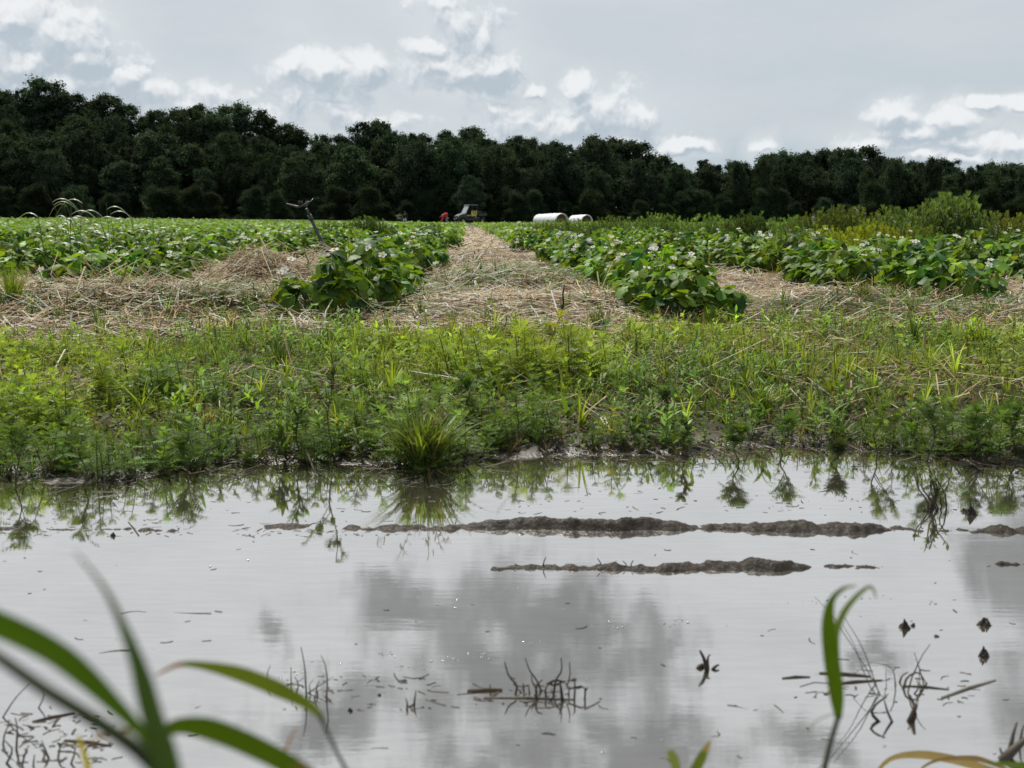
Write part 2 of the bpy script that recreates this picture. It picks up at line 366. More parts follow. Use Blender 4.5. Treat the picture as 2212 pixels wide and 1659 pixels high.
# water: silty, still, faint wind lines
m_, b_ = mat('muddy_water'); ps = b_.n('ShaderNodeTexCoord').outputs['Object']
n1 = b_.noise(b_.v('MULTIPLY', ps, (3, 22, 1)), 1.6, 4, .55); n2 = b_.noise(b_.v('MULTIPLY', ps, (14, 60, 1)), 2.0, 3, .5)
patch = b_.mr(b_.noise(ps, 2.4, 4, .6), .42, .62)
n3 = b_.noise(b_.v('MULTIPLY', ps, (60, 200, 1)), 2.0, 2, .5)
h = b_.m('ADD', n1, b_.m('ADD', b_.m('MULTIPLY', n2, .35), b_.m('MULTIPLY', n3, .12)))
bn = b_.n('ShaderNodeBump'); bn.inputs['Strength'].default_value = .022; bn.inputs['Distance'].default_value = .004; b_.put(bn, 'Height', h)
df = b_.n('ShaderNodeBsdfDiffuse'); b_.put(df, 0, b_.mix(n1, (.035, .030, .022), (.085, .075, .058)))
gl = b_.n('ShaderNodeBsdfGlossy'); gl.inputs['Color'].default_value = (1, 1, .99, 1); b_.put(gl, 'Roughness', b_.m('MULTIPLY', patch, .006))
b_.t.links.new(bn.outputs[0], gl.inputs['Normal'])
fr = b_.n('ShaderNodeFresnel'); fr.inputs['IOR'].default_value = 2.6
x = b_.n('ShaderNodeMixShader'); film = b_.mr(b_.noise(b_.v('MULTIPLY', ps, (5, 30, 1)), 2.5, 6, .65), .3, .7, .945, 1.02)
b_.put(x, 0, b_.m('MULTIPLY', b_.m('POWER', fr.outputs[0], .33), film, clamp=True))
b_.t.links.new(df.outputs[0], x.inputs[1]); b_.t.links.new(gl.outputs[0], x.inputs[2]); finish(b_, x.outputs[0]); WATER = m_

# ------------------------------------------------------------------ ground, water, mud
def axis(segs):
    out_ = [segs[0][0]]
    for (a, c_, st) in segs:
        n_ = max(1, int(round((c_ - a) / st))); out_ += list(np.linspace(a, c_, n_ + 1)[1:])
    return np.array(out_)
gx = axis([(-1500,-300,150),(-300,-60,8),(-60,-12,2),(-12,-3.2,.25),(-3.2,3.2,.02),(3.2,12,.25),(12,60,2),(60,300,8),(300,1500,150)])
gy = axis([(-40,-4,4),(-4,.6,.2),(.6,2.0,.05),(2.0,3.2,.012),(3.2,8,.03),(8,20,.2),(20,60,1),(60,210,5),(210,270,3),(270,600,30),(600,4000,400)])
X, Y = np.meshgrid(gx, gy, indexing='xy'); Z = gz(X, Y)
ny, nx = X.shape; i, j = np.meshgrid(np.arange(ny - 1), np.arange(nx - 1), indexing='ij'); i = i.ravel(); j = j.ravel()
gm = M(); gm.add(np.stack([X, Y, Z], -1).reshape(-1, 3), np.stack([i * nx + j, i * nx + j + 1, (i + 1) * nx + j + 1, (i + 1) * nx + j], 1))
tag(gm.build('ground', GROUND), 'brown soil and wet mud rising from the puddle to the field', 'ground', kind='structure')
wm = M(); wx = np.linspace(-14, 14, 57); wy = np.linspace(-.2, 3.1, 12); X, Y = np.meshgrid(wx, wy)
ny, nx = X.shape; i, j = np.meshgrid(np.arange(ny - 1), np.arange(nx - 1), indexing='ij'); i = i.ravel(); j = j.ravel()
wm.add(np.stack([X, Y, X * 0], -1).reshape(-1, 3), np.stack([i * nx + j, i * nx + j + 1, (i + 1) * nx + j + 1, (i + 1) * nx + j], 1))
tag(wm.build('water', WATER), 'still muddy puddle mirroring the cloudy sky', 'puddle', kind='structure')

def ridge(name, yl, prof, halfw, label, seed, base=-.009, step=.0032):
    """a bar of wet mud just proud of the water; prof: (pixel x, crest height in m) along pixel line yl"""
    pts = np.array([on(p[0], yl(p[0]))[:2] for p in prof]); hh = np.array([p[1] for p in prof])
    xs = np.arange(pts[0, 0], pts[-1, 0], step); ys0 = np.interp(xs, pts[:, 0], pts[:, 1]); H = np.interp(xs, pts[:, 0], hh)
    H = H * .82 * (.62 + .7 * fbm(xs * 14 + seed, xs * 0 + seed, 3)) + (fbm(xs * 60 + seed, xs * 0, 3) - .5) * .006 * (H > -.002)
    off = np.arange(-halfw, halfw, step * 1.3)
    X = xs[None] + 0 * off[:, None]; Y = ys0[None] + off[:, None] + (fbm(xs * 6, xs * 0 + seed, 3)[None] - .5) * .05
    wdt = .35 + .55 * fbm(xs * 9, xs * 0 + 3 + seed, 2)
    sh_ = np.exp(-(off[:, None] / (halfw * wdt[None] * .75)) ** 2)
    Z = base + (H[None] - base) * sh_ + (fbm(X * 60, Y * 60, 5, .62) - .5) * .013 * sh_ ** .5 + (fbm(X * 30, Y * 30, 2) - .5) * .009 * sh_
    ny, nx = X.shape; i, j = np.meshgrid(np.arange(ny - 1), np.arange(nx - 1), indexing='ij'); i = i.ravel(); j = j.ravel()
    keep = np.maximum.reduce([Z[i, j], Z[i, j + 1], Z[i + 1, j], Z[i + 1, j + 1]]) > -.006
    i = i[keep]; j = j[keep]
    m2 = M(); m2.add(np.stack([X, Y, Z], -1).reshape(-1, 3), np.stack([i * nx + j, i * nx + j + 1, (i + 1) * nx + j + 1, (i + 1) * nx + j], 1))
    return tag(m2.build(name, MUD), label, 'mud', kind='structure')
ridge('mud', lambda p: 1142 + (p - 1400) * .002, [(520,-.006),(560,.001),(640,.003),(700,-.004),(760,.001),(900,.002),(980,.004),(1050,.012),(1120,.018),(1240,.019),(1300,.017),(1370,.022),(1440,.021),(1480,.012),(1510,.005),(1560,.010),(1650,.008),(1720,.015),(1820,.014),(1900,.006),(1950,.001),(2020,-.003),(2120,.003),(2160,.012),(2230,.013),(2320,.006),(2400,-.006)], .060, 'long lumpy bar of dark wet mud in the middle of the puddle', 1)
ridge('mud', lambda p: 1226, [(1050,-.005),(1075,.001),(1120,.005),(1170,.003),(1250,.005),(1310,.006),(1400,.007),(1460,.006),(1520,.008),(1580,.014),(1640,.019),(1690,.012),(1740,.004),(1765,-.005),(1780,-.004),(1800,.002),(1840,.004),(1890,.002),(1920,-.005)], .045, 'shorter mud bar nearer the camera with a pointed hump', 9)
ridge('mud', lambda p: 1220, [(2120,-.005),(2150,.002),(2200,.003),(2260,.002),(2300,-.004)], .02, 'thin sliver of mud at the right edge of the puddle', 21)
ridge('mud', lambda p: 1141, [(-60,.002),(20,.004),(60,.001),(100,-.003),(150,.002),(170,-.004),(230,-.003),(280,.002),(330,.007),(370,.005),(410,-.004)], .03, 'broken low mud bar at the left of the puddle', 31)
# clods and leaf scraps standing in the shallow water
def clod(px, py, wpx, hpx, label, seed, name='mud_clod'):
    p = on(px, py); s_ = p[1] / F; rx = wpx * s_ / 2; h_ = hpx * s_ * .8
    n = 22; u = np.linspace(-1.25, 1.25, n); U, Vv = np.meshgrid(u, u); r_ = np.hypot(U, Vv)
    Z = h_ * np.exp(-(np.hypot(U * 1.1 - .3 * math.sin(seed), Vv) / .68) ** 2.6 * (1 + .9 * (fbm(U * 2 + seed, Vv * 2, 2) - .5))) * (1.0 + 2.2 * (fbm(U * 3.3 + seed, Vv * 3.3, 4, .7) - .5)) - .003
    Xx = U * rx * (1 + .3 * fbm(U + seed, Vv, 2)); Yy = Vv * rx * .8
    i, j = np.meshgrid(np.arange(n - 1), np.arange(n - 1), indexing='ij'); i = i.ravel(); j = j.ravel()
    q = M(); q.add(np.stack([Xx, Yy, Z], -1).reshape(-1, 3), np.stack([i * n + j, i * n + j + 1, (i + 1) * n + j + 1, (i + 1) * n + j], 1))
    o = q.build(name, MUD); o.location = p
    return tag(o, label, 'mud clod', 'small clods standing in the puddle')
for k_, (px, py, wp, hp, lb) in enumerate([(872,1473,60,10,'low mud clod with a glint, left of the middle twig cluster'),(1953,1357,34,24,'pointed mud clod at right, beside a smaller one'),(1972,1352,20,12,'small clod touching the pointed mud clod at right'),
    (2022,1375,22,12,'tiny mud clod below and right of the pointed one'),(2127,1350,44,20,'flat mud clod near the right edge, upper of two'),(2124,1418,32,30,'upright dark mud clod near the right edge, lower of two'),
    (820,1503,22,10,'crumb of mud standing left of the mud clod with the glint'),(800,1522,16,10,'crumb of mud below another crumb, left of middle'),(757,1537,22,14,'crumb of mud farthest left of the crumbs below the mud clod'),(912,1528,16,10,'crumb of mud right of the forked black stub'),
    (1368,1148,18,6,'lump on the crest of the long mud bar'),(243,1158,20,12,'small peaked clod in the water at left, below the low mud bar'),(1790,1640,20,8,'low clod at the bottom, by the reed stem'),(2070,1548,30,8,'low clod left of the root stub at bottom right'),(2100,1112,30,24,'peaked clod at the right above the mud bar'),(2080,1105,24,12,'smaller clod left of the peaked clod at right')]):
    clod(px, py, wp, hp, lb, k_ * 3.1)

# ------------------------------------------------------------------ leaf templates
def fan(n=7, L=1.0, W=.8, tooth=.07, fold=.16, droop=.25, shape='round'):
    """serrated leaflet along +Y, base at origin: (V, F, shade)"""
    t = np.linspace(0, 1, n)
    if shape == 'round': wd = W / 2 * np.sin(np.pi * np.clip(t * .86 + .03, 0, 1)) ** .62 * (t ** .22); wd[0] = .02
    else: wd = W / 2 * np.sin(np.pi * t ** .8) ** .8; wd[0] = .02
    wd[-1] = .02 if shape != 'round' else W * .10
    z = -droop * t ** 2 * L
    tt = np.where(np.arange(n) % 2 == 0, tooth, -tooth); tt[0] = tt[-1] = 0
    xs = wd * (1 + tt * 2); zz = fold * wd
    V = np.concatenate([np.stack([-xs, t * L - .02 + .05 * wd, z + zz], 1), np.stack([0 * t, t * L, z], 1), np.stack([xs, t * L - .02 + .05 * wd, z + zz], 1)])
    i = np.arange(n - 1)
    Q = np.concatenate([np.stack([i, i + n, i + n + 1, i + 1], 1), np.stack([i + n, i + 2 * n, i + 2 * n + 1, i + n + 1], 1)])
    return V, [Q], np.ones(len(V))
LF = fan(9); LF2 = fan(4, tooth=0, W=.85)
def leaf_quat(n, tilt_mu, tilt_sd, spin=None):
    az_ = rng.random(n) * 2 * math.pi if spin is None else spin
    return rotz(az_) @ rotx(rng.normal(tilt_mu, tilt_sd, n)) @ roty(rng.normal(0, .3, n))

def greens(n, base, dv=.2, dh=.15):
    c = np.tile(np.asarray(base, float), (n, 1)); v = np.exp(rng.normal(0, dv, n))[:, None]
    h_ = rng.normal(0, dh, n); c = c * v; c[:, 0] *= np.exp(h_); c[:, 2] *= np.exp(-.5 * h_); return c
SB = (.155, .27, .036)

def straw_plant_parts(seed, rad=.2, hgt=.27, nleaf=34, lsz=.075, extra=None):
    """returns meshes foliage, stems and a list of flower positions"""
    global rng
    save = rng; rng = np.random.default_rng(seed)
    fo = M(); st = M()
    a = rng.random(nleaf) * 2 * math.pi; rr = rad * np.sqrt(rng.random(nleaf)); top = hgt * (1 - .55 * (rr / rad) ** 2.2) * rng.uniform(.5, 1.08, nleaf)
    # side leaves hang lower so that the flank is closed
    px_, py_ = rr * np.cos(a), rr * np.sin(a)
    T = np.stack([px_, py_, top], 1)
    if extra is not None: T = np.concatenate([T, extra]); a = np.concatenate([a, np.arctan2(extra[:, 1], extra[:, 0])])
    n = len(T)
    C = greens(n, SB, .22, .13); old = rng.random(n) < .25; C[old] *= np.array([.33, .45, .9])
    for k in range(n):
        b0 = np.array([T[k, 0] * .25, T[k, 1] * .25, 0]); mid = (b0 + T[k]) / 2 + np.array([0, 0, .03])
        st.tube([b0, mid * .6 + b0 * .4, mid * .8 + T[k] * .2, T[k]], .0022, .0013, 3, (.16, .22, .06), False)
    outw = a - math.pi / 2
    for q, da in enumerate((0, 1.15, -1.15)):
        Rm = rotz(outw + da + rng.normal(0, .2, n)) @ rotx(rng.normal(-.30, .42, n)) @ roty(rng.normal(0, .35, n))
        S = lsz * rng.uniform(.75, 1.25, n) * (1.0 if q == 0 else .92)
        fo.place(LF, Rm, T, S, C * np.exp(rng.normal(0, .08, n))[:, None])
    # low shade leaves
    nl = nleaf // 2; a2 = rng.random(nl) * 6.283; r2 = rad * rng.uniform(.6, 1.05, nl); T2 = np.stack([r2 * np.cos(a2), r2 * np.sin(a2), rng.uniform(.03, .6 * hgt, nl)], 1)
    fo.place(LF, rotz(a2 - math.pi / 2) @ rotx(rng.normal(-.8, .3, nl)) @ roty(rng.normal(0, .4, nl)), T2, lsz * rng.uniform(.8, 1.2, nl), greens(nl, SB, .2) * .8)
    rng = save
    return fo.mesh('foliage', LEAF), st.mesh('stem', LEAF)
def flower_mesh():
    f = M(); n = 5
    for k in range(n):
        a = k * 2 * math.pi / n; ca, sa = math.cos(a), math.sin(a)
        V = np.array([(0.12, 0, 0), (.45, -.32, .1), (.85, -.3, .16), (1.0, 0, .12), (.85, .3, .16), (.45, .32, .1)])
        V = np.stack([V[:, 0] * ca - V[:, 1] * sa, V[:, 0] * sa + V[:, 1] * ca, V[:, 2]], 1) * .0165
        f.add(V, np.array([(0, 1, 2, 3, 4, 5)]), (.92, .92, .90))
    return f.mesh('petal', PETAL)
PM = flower_mesh()
fc = M(); uu = np.linspace(0, math.pi / 2, 4)
fc.tube(np.stack([0 * uu, 0 * uu, .001 + .0045 * np.sin(uu)], 1), .0036 * np.cos(uu) + .0003, k=7, c=(.80, .70, .20)); FCM = fc.mesh('centre', PETAL)
def flower_tree(parent, loc, rx, rz, s=1.0):
    o = bpy.data.objects.new('flower', PM); col.objects.link(o); o.parent = parent; o.location = loc; o.rotation_euler = (rx, 0, rz); o.scale = (s, s, s)
    c_ = bpy.data.objects.new('flower_centre', FCM); col.objects.link(c_); c_.parent = o
    return o
PROTO = []
for k in range(7):
    PROTO.append(straw_plant_parts(100 + k, rad=.17 + .02 * (k % 3), hgt=.265 + .012 * (k % 4), nleaf=58, lsz=.058 + .004 * (k % 3)))

# rows of strawberries
SL = -.039
ROWS = {-6:(-8.35,9),-5:(-7.06,8),-4:(-5.78,7),-3:(-4.5,6.0),-2:(-3.21,5.3),-1:(-1.92,5.15),0:(-.63,4.4),1:(.72,4.5),2:(2.02,5.15),3:(3.3,6.3),4:(4.6,7.5),5:(5.9,8.5),6:(7.2,9.5)}
for k in list(range(-45, -6)) + list(range(7, 42)): ROWS[k] = (k * 1.285 + .66 - 1.285, 12 + abs(k) * .6)
cand = []
for k, (x0, ys) in ROWS.items():
    y_ = ys
    while y_ < 120:
        x_ = x0 + SL * (y_ - 4.3)
        if k in (0, 1) and y_ < 12: dx = rng.normal(0, .035)
        else: dx = rng.normal(0, .07)
        a_ = (x_ + dx) / y_
        if abs(a_) < .56: cand.append((k, x_ + dx, y_, 1.0))
        y_ += .25 + .004 * y_ + (0 if y_ < 25 else .03 * (y_ - 25) * .25)
def rowname(k):
    return {0:'in the row left of the central straw path',1:'in the row right of the central straw path',2:'in the second row right of the straw path',-1:'in the row behind the straw heap at left',-2:'in the second row left of the straw heap',3:'in the third row right of the straw path'}.get(k, 'in a far row at the left of the field' if k < 0 else 'in a far row at the right of the field, near the weeds')
ordn = ['front', 'second', 'third', 'fourth', 'fifth', 'sixth', 'seventh', 'eighth', 'ninth', 'tenth']
near = [c_ for c_ in cand if abs(c_[1] / c_[2]) < .475]
near.sort(key=lambda q: q[2])
# the 280 nearest that the photograph shows
sel = near[:280]; selset = set(id(q) for q in sel)
cnt = {}
FR = random.Random(3)
for q in sel:
    k, x_, y_, _ = q
    i_ = cnt.get(k, 0); cnt[k] = i_ + 1
    if k == 1: sc = .92 if i_ < 4 else .95
    elif k == 0: sc = 1.0
    else: sc = FR.uniform(.9, 1.08)
    if i_ == 0 and k in (0,): sc = 1.02
    if k in (-1, -2, -3): sc *= .95
    pf, ps_ = PROTO[(i_ * 3 + k * 2) % 7]
    z_ = float(gz(x_, y_)) - .012
    r_ = empty('strawberry_plant', (x_, y_, z_), FR.uniform(0, 6.28), sc)
    for nm, me in (('foliage', pf), ('stem', ps_)):
        o = bpy.data.objects.new(nm, me); col.objects.link(o); o.parent = r_
    if i_ < 9 and abs(k) < 4:
        lb = 'leafy green strawberry plant ' + rowname(k) + (', at its front end' if i_ == 0 else ', %s from its front end' % ordn[i_])
        if k in (-2, 3) : lb = lb
    else: lb = 'smaller looking strawberry plant farther back ' + rowname(k)
    tag(r_, ' '.join(lb.split()[:16]), 'strawberry plant', 'strawberry plants set in rows')
    nf = 0
    if y_ < 6: nf = FR.choice([2, 3, 4])
    elif y_ < 12: nf = FR.choice([0, 1, 2, 3])
    elif y_ < 18: nf = FR.choice([0, 0, 1])
    if k < -1: nf = min(nf, 1)
    cl = None
    for f_ in range(nf):
        if cl is None or FR.random() < .5: cl = (FR.uniform(-2.6, -.5), FR.uniform(.0, .95))
        a_ = cl[0] + FR.uniform(-.2, .2) - r_.rotation_euler.z; rr = .21 * cl[1] + FR.uniform(-.02, .02)
        zz = .30 * (1 - .45 * (rr / .23) ** 2) + FR.uniform(-.03, .01)
        flower_tree(r_, (rr * math.cos(a_), rr * math.sin(a_), zz), FR.uniform(.2, .8), FR.uniform(-.6, .6) - r_.rotation_euler.z, FR.uniform(.9, 1.25))
# rest of the rows: one mass
rest = [c_ for c_ in cand if id(c_) not in selset]
fm = M()
PX = np.array([(q[1], q[2]) for q in rest])
for band, (lo, hi, nl, ls) in enumerate([(0, 18, 40, .085), (18, 35, 26, .11), (35, 70, 16, .16), (70, 200, 12, .22)]):
    s_ = PX[(PX[:, 1] >= lo) & (PX[:, 1] < hi)]
    if not len(s_): continue
    n = len(s_) * nl; base = np.repeat(s_, nl, 0); a = rng.random(n) * 6.283; rr = .27 * np.sqrt(rng.random(n)); 
    yy = base[:, 1] + rr * np.sin(a) * (1.3 if hi < 40 else 2.2); xx = base[:, 0] + rr * np.cos(a)
    zz = gz(xx, yy) + .26 * (1 - .5 * (rr / .27) ** 2) * rng.uniform(.45, 1.1, n)
    fm.place(LF2, leaf_quat(n, -.3, .45), np.stack([xx, yy, zz], 1), ls * rng.uniform(.8, 1.3, n), greens(n, SB, .25, .12))
tag(fm.build('strawberry_rows', LEAF), 'mass of strawberry foliage filling the far rows up to the wood', 'strawberry rows', kind='stuff')

# ------------------------------------------------------------------ straw mulch
def strips(n, XY, L, Wd, C, lift, tilt=.12, spin=None, zf=gz, bend=.12):
    L = np.broadcast_to(L, n); a = rng.random(n) * math.pi * 2 if spin is None else spin
    t = np.linspace(-.5, .5, 4); dx = np.cos(a)[:, None] * t * L[:, None]; dy = np.sin(a)[:, None] * t * L[:, None]
    bx = rng.normal(0, bend, n)[:, None] * (t ** 2)[None] * L[:, None]
    xx = XY[:, :1] + dx - np.sin(a)[:, None] * bx; yy = XY[:, 1:2] + dy + np.cos(a)[:, None] * bx
    zc = zf(XY[:, 0], XY[:, 1]); zz = zc[:, None] * .45 + zf(xx, yy) * .55 + lift[:, None] + rng.normal(0, tilt, n)[:, None] * t * L[:, None]
    nx_ = -np.sin(a)[:, None] * Wd[:, None] / 2; ny_ = np.cos(a)[:, None] * Wd[:, None] / 2
    hz = Wd[:, None] * .25
    V = np.stack([np.stack([xx - nx_, yy - ny_, zz], -1), np.stack([xx, yy, zz + hz], -1), np.stack([xx + nx_, yy + ny_, zz], -1)], 2)  # n,4,3,3
    base = (np.arange(n) * 12)[:, None]
    q = []
    for i_ in range(3):
        q.append(base + np.array([[i_ * 3, i_ * 3 + 1, i_ * 3 + 4, i_ * 3 + 3]])); q.append(base + np.array([[i_ * 3 + 1, i_ * 3 + 2, i_ * 3 + 5, i_ * 3 + 4]]))
    return V.reshape(-1, 3), np.concatenate(q), np.repeat(C, 12, 0)
def weed_edge(x):      # far limit of the green verge
    px = np.array([-3.5,-2.0,-1.6,-1.2,-.9,-.6,-.3,0,.4,.8,1.1,1.6,2.2,3.5]); py = np.array([3.6,3.35,3.25,3.4,3.85,4.0,3.9,3.7,3.85,4.1,4.15,4.1,4.3,4.6])
    return np.interp(x, px, py) + (fbm(x * 3, x * 0 + 2, 3) - .5) * .9
stm = M()
def strawcol(n, k=1.0):
    c = np.tile(np.array([.80, .60, .37]) * k, (n, 1)) * np.exp(rng.normal(0, .42, n))[:, None]
    gcol = rng.random(n) < .5; c[gcol] = c[gcol] * np.array([.30, .26, .22]); return np.minimum(c, .72)
for (n, y0, y1, xh, Lm, wm_) in [(24000, 3.4, 7.6, .56, .06, .0034), (9000, 7.6, 14, .5, .10, .006), (9000, 14, 60, .12, .2, .02)]:
    y_ = y0 + (y1 - y0) * rng.random(n) ** 1.0; x_ = (rng.random(n) * 2 - 1) * xh * y_
    if y0 > 10: x_ = SL * (y_ - 4.3) + rng.normal(0, .35, n)
    m = (y_ > weed_edge(x_) - .15)
    x_ = x_[m]; y_ = y_[m]; n = len(x_)
    Ls = Lm * np.exp(rng.normal(0, .5, n)); sp_ = rng.normal(0, .9, n)
    stm.add(*strips(n, np.stack([x_, y_], 1), Ls, wm_ * rng.uniform(.6, 1.5, n), strawcol(n), rng.random(n) ** 1.5 * .03, .16, sp_))
# stray straw lying through the verge
n = 3600; x_ = rng.uniform(-2.6, 2.8, n); y_ = shore(x_) + .1 + rng.random(n) ** .8 * 1.6; m = (fbm(x_ * 1.7 + 3, y_ * 1.7, 3) + .12 * (x_ > 0)) > .5
x_ = x_[m]; y_ = y_[m]; n = len(x_)
stm.add(*strips(n, np.stack([x_, y_], 1), .09 * np.exp(rng.normal(0, .5, n)), .0028 * rng.uniform(.6, 1.6, n), strawcol(n, .8), rng.random(n) * .03, .3))
for (n, y0, y1, Lm, wm_) in [(5200, 3.5, 7.4, .085, .0052), (2600, 7.4, 13, .13, .009)]:
    y_ = y0 + (y1 - y0) * rng.random(n); x_ = (rng.random(n) * 2 - 1) * .54 * y_; m = (y_ > weed_edge(x_) - .05); x_ = x_[m]; y_ = y_[m]; n = len(x_)
    stm.add(*strips(n, np.stack([x_, y_], 1), Lm * np.exp(rng.normal(0, .45, n)), wm_ * rng.uniform(.6, 1.3, n), np.minimum(strawcol(n, 1.5), .82), .015 + rng.random(n) * .03, .3, rng.normal(0, 1.1, n), bend=.5))
for _ in range(150):
    yy = rng.uniform(3.7, 8); xx = rng.uniform(-.52, .52) * yy
    if yy < weed_edge(np.array([xx]))[0]: continue
    k = rng.integers(25, 60); P_ = np.stack([xx + rng.normal(0, .05, k), yy + rng.normal(0, .03, k)], 1)
    stm.add(*strips(k, P_, .09 * np.exp(rng.normal(0, .4, k)), .0045 * rng.uniform(.6, 1.3, k), np.minimum(strawcol(k, rng.uniform(.7, 1.4)), .85), .01 + rng.random(k) * .035, .5, rng.normal(rng.normal(0, .6), .7, k), bend=.6))
tag(stm.build('straw', STRAW, smooth=False), 'pale dry straw mulch spread between the strawberry rows', 'straw', kind='stuff')
# looser, longer, browner straw on the heap at left, with gaps
hm = M(); n = 3600
cx_ = rng.choice([-1.44, -1.05, -1.7, -1.25], n, p=[.34, .22, .30, .14]); cy_ = np.where(cx_ == -1.44, 6.3, np.where(cx_ == -1.05, 6.8, np.where(cx_ == -1.7, 4.75, 5.2)))
x_ = cx_ + rng.normal(0, .33, n); y_ = cy_ + rng.normal(0, .22, n)
V_, Q_, C_ = strips(n, np.stack([x_, y_], 1), .17 * np.exp(rng.normal(0, .45, n)), .0038 * rng.uniform(.6, 1.6, n), strawcol(n, .9), rng.random(n) * .075, .38, rng.normal(.2, .9, n), bend=.8)
hm.add(V_, Q_, C_); tag(hm.build('straw', STRAW, smooth=False), 'heaped brown old straw mixed with pulled grass at left', 'straw heap', kind='stuff')

# pulled grass lying on the straw (grey green)
lg = M()
for (cx0, cy0, sx_, sy_, n, sz) in [(-1.35, 4.75, .42, .2, 420, 1.0), (-1.75, 5.1, .4, .25, 260, 1.0), (-1.1, 5.9, .3, .25, 160, 1.0), (-.05, 6.2, .25, .2, 200, .9), (-.38, 5.5, .14, .15, 110, .9), (.2, 6.6, .3, .25, 110, .9), (1.45, 4.45, .4, .1, 420, .8), (1.2, 4.7, .25, .1, 120, .8), (2.4, 4.5, .3, .2, 160, .9), (-.4, 4.35, .2, .1, 60, .8), (-2.2, 5.0, .3, .3, 120, 1)]:
    x_ = cx0 + rng.normal(0, sx_, n); y_ = cy0 + rng.normal(0, sy_, n); n = int(n * (.6 if cx0 < .8 else .3)); x_ = x_[:n]; y_ = y_[:n]; C_ = greens(n, (.12, .175, .06), .35, .15)
    lg.add(*strips(n, np.stack([x_, y_], 1), sz * .17 * np.exp(rng.normal(0, .35, n)), 0.0085 * rng.uniform(.5, 1.5, n), C_, .012 + rng.random(n) * .05, .3, rng.normal(0, .5, n), bend=.9))
tag(lg.build('cut_grass', BLADE), 'grey-green pulled grass lying wilted on the straw', 'cut grass', kind='stuff')

# ------------------------------------------------------------------ verge weeds
def feather_leaf():
    f = M(); V = [(-.022, 0, 0), (.022, 0, 0), (.012, .97, -.2), (-.012, .97, -.2)]; q = [(0, 1, 2, 3)]
    for y_ in (.22, .42, .60, .76):
        for s in (-1, 1):
            w_ = .30 * (1.15 - .9 * abs(y_ - .42)); b0 = len(V); zc = -.2 * y_ ** 2
            V += [(0, y_ - .035, zc), (0, y_ + .045, zc), (s * w_, y_ + .24, zc + .04), (s * w_ * .55, y_ + .06, zc)]
            q.append((b0, b0 + 3, b0 + 2, b0 + 1) if s > 0 else (b0, b0 + 1, b0 + 2, b0 + 3))
    f.add(np.array(V), np.array(q)); return f.tmpl()
FL = feather_leaf()
LANCE = fan(5, W=.26, tooth=0, fold=.2, droop=.2, shape='lance')
OVAL = fan(5, W=.5, tooth=0, fold=.2, droop=.15, shape='lance')
def sprig(kind, seed):
    r = np.random.default_rng(seed); s = M(); h_ = 1.0
    bend = r.normal(0, .12, 2)
    pts = np.array([(bend[0] * t * t, bend[1] * t * t, t * h_) for t in np.linspace(0, 1, 5)])
    s.tube(pts, .018, .009, 3, (.75, .6, .5), False)
    if kind == 'feather':
        n = 18; t = r.uniform(.10, 1, n); t.sort(); a = np.arange(n) * 2.4 + r.random() * 6; L = .46 * (1.08 - .55 * t) * r.uniform(.8, 1.2, n)
        T = np.stack([np.interp(t, np.linspace(0, 1, 5), pts[:, 0]), np.interp(t, np.linspace(0, 1, 5), pts[:, 1]), t * h_], 1)
        s.place(FL, rotz(a) @ rotx(r.normal(.35, .3, n)), T, L, np.tile(np.exp(r.normal(0, .12, n))[:, None], (1, 3)))
        n = 5; a = np.arange(n) * 1.26
        s.place(FL, rotz(a) @ rotx(np.full(n, .95)), np.tile(pts[-1], (n, 1)), np.full(n, .2), np.full((n, 3), 1.15))
    elif kind == 'lance':
        n = 11; t = np.linspace(.15, 1, n); a = np.arange(n) * 2.4 + r.random() * 6; T = np.stack([np.interp(t, np.linspace(0, 1, 5), pts[:, 0]), np.interp(t, np.linspace(0, 1, 5), pts[:, 1]), t * h_], 1)
        s.place(LANCE, rotz(a) @ rotx(r.normal(.6, .25, n)), T, .42 * r.uniform(.7, 1.2, n), np.tile(np.exp(r.normal(0, .12, n))[:, None], (1, 3)))
    elif kind == 'oval':
        n = 12; t = np.linspace(.2, 1, n); a = np.arange(n) * 2.4 + r.random() * 6; T = np.stack([np.interp(t, np.linspace(0, 1, 5), pts[:, 0]), np.interp(t, np.linspace(0, 1, 5), pts[:, 1]), t * h_], 1)
        s.place(OVAL, rotz(a) @ rotx(r.normal(.7, .3, n)), T, .22 * r.uniform(.7, 1.3, n), np.tile(np.exp(r.normal(0, .12, n))[:, None], (1, 3)))
    elif kind == 'grass':
        for k in range(9):
            a = r.random() * 6.28; L = r.uniform(.6, 1.1); sp_ = r.uniform(.15, .75); t = np.linspace(0, 1, 5)
            p = np.stack([np.cos(a) * sp_ * L * t ** 1.6, np.sin(a) * sp_ * L * t ** 1.6, L * (t - .35 * sp_ * t ** 2.5)], 1)
            s.ribbon(p, .045 * np.array([1, 1.1, .9, .6, .08]), (-math.sin(a), math.cos(a), 0), .15, tuple(np.full(3, r.uniform(.8, 1.2))))
    return s.tmpl()
SPR = {k: [sprig(k, 10 * i_ + len(k)) for i_ in range(4)] for k in ('feather', 'lance', 'oval', 'grass')}
def scatter(mm, kind, XY, hts, C, lean=.18, sink=.006):
    n = len(XY); v = rng.integers(0, 4, n)
    Rm = rotz(rng.random(n) * 6.283) @ rotx(rng.normal(0, lean, n))
    T = np.concatenate([XY, (gz(XY[:, 0], XY[:, 1]) - sink)[:, None]], 1)
    for k in range(4):
        q = v == k
        if q.any(): mm.place(SPR[kind][k], Rm[q], T[q], hts[q], C[q])
def vpoints(n, lo=.05):
    x_ = rng.uniform(-2.7, 3.0, n); e = weed_edge(x_); s0 = shore(x_); y_ = s0 + lo + rng.random(n) * (e - s0 - lo + .1)
    return x_, y_
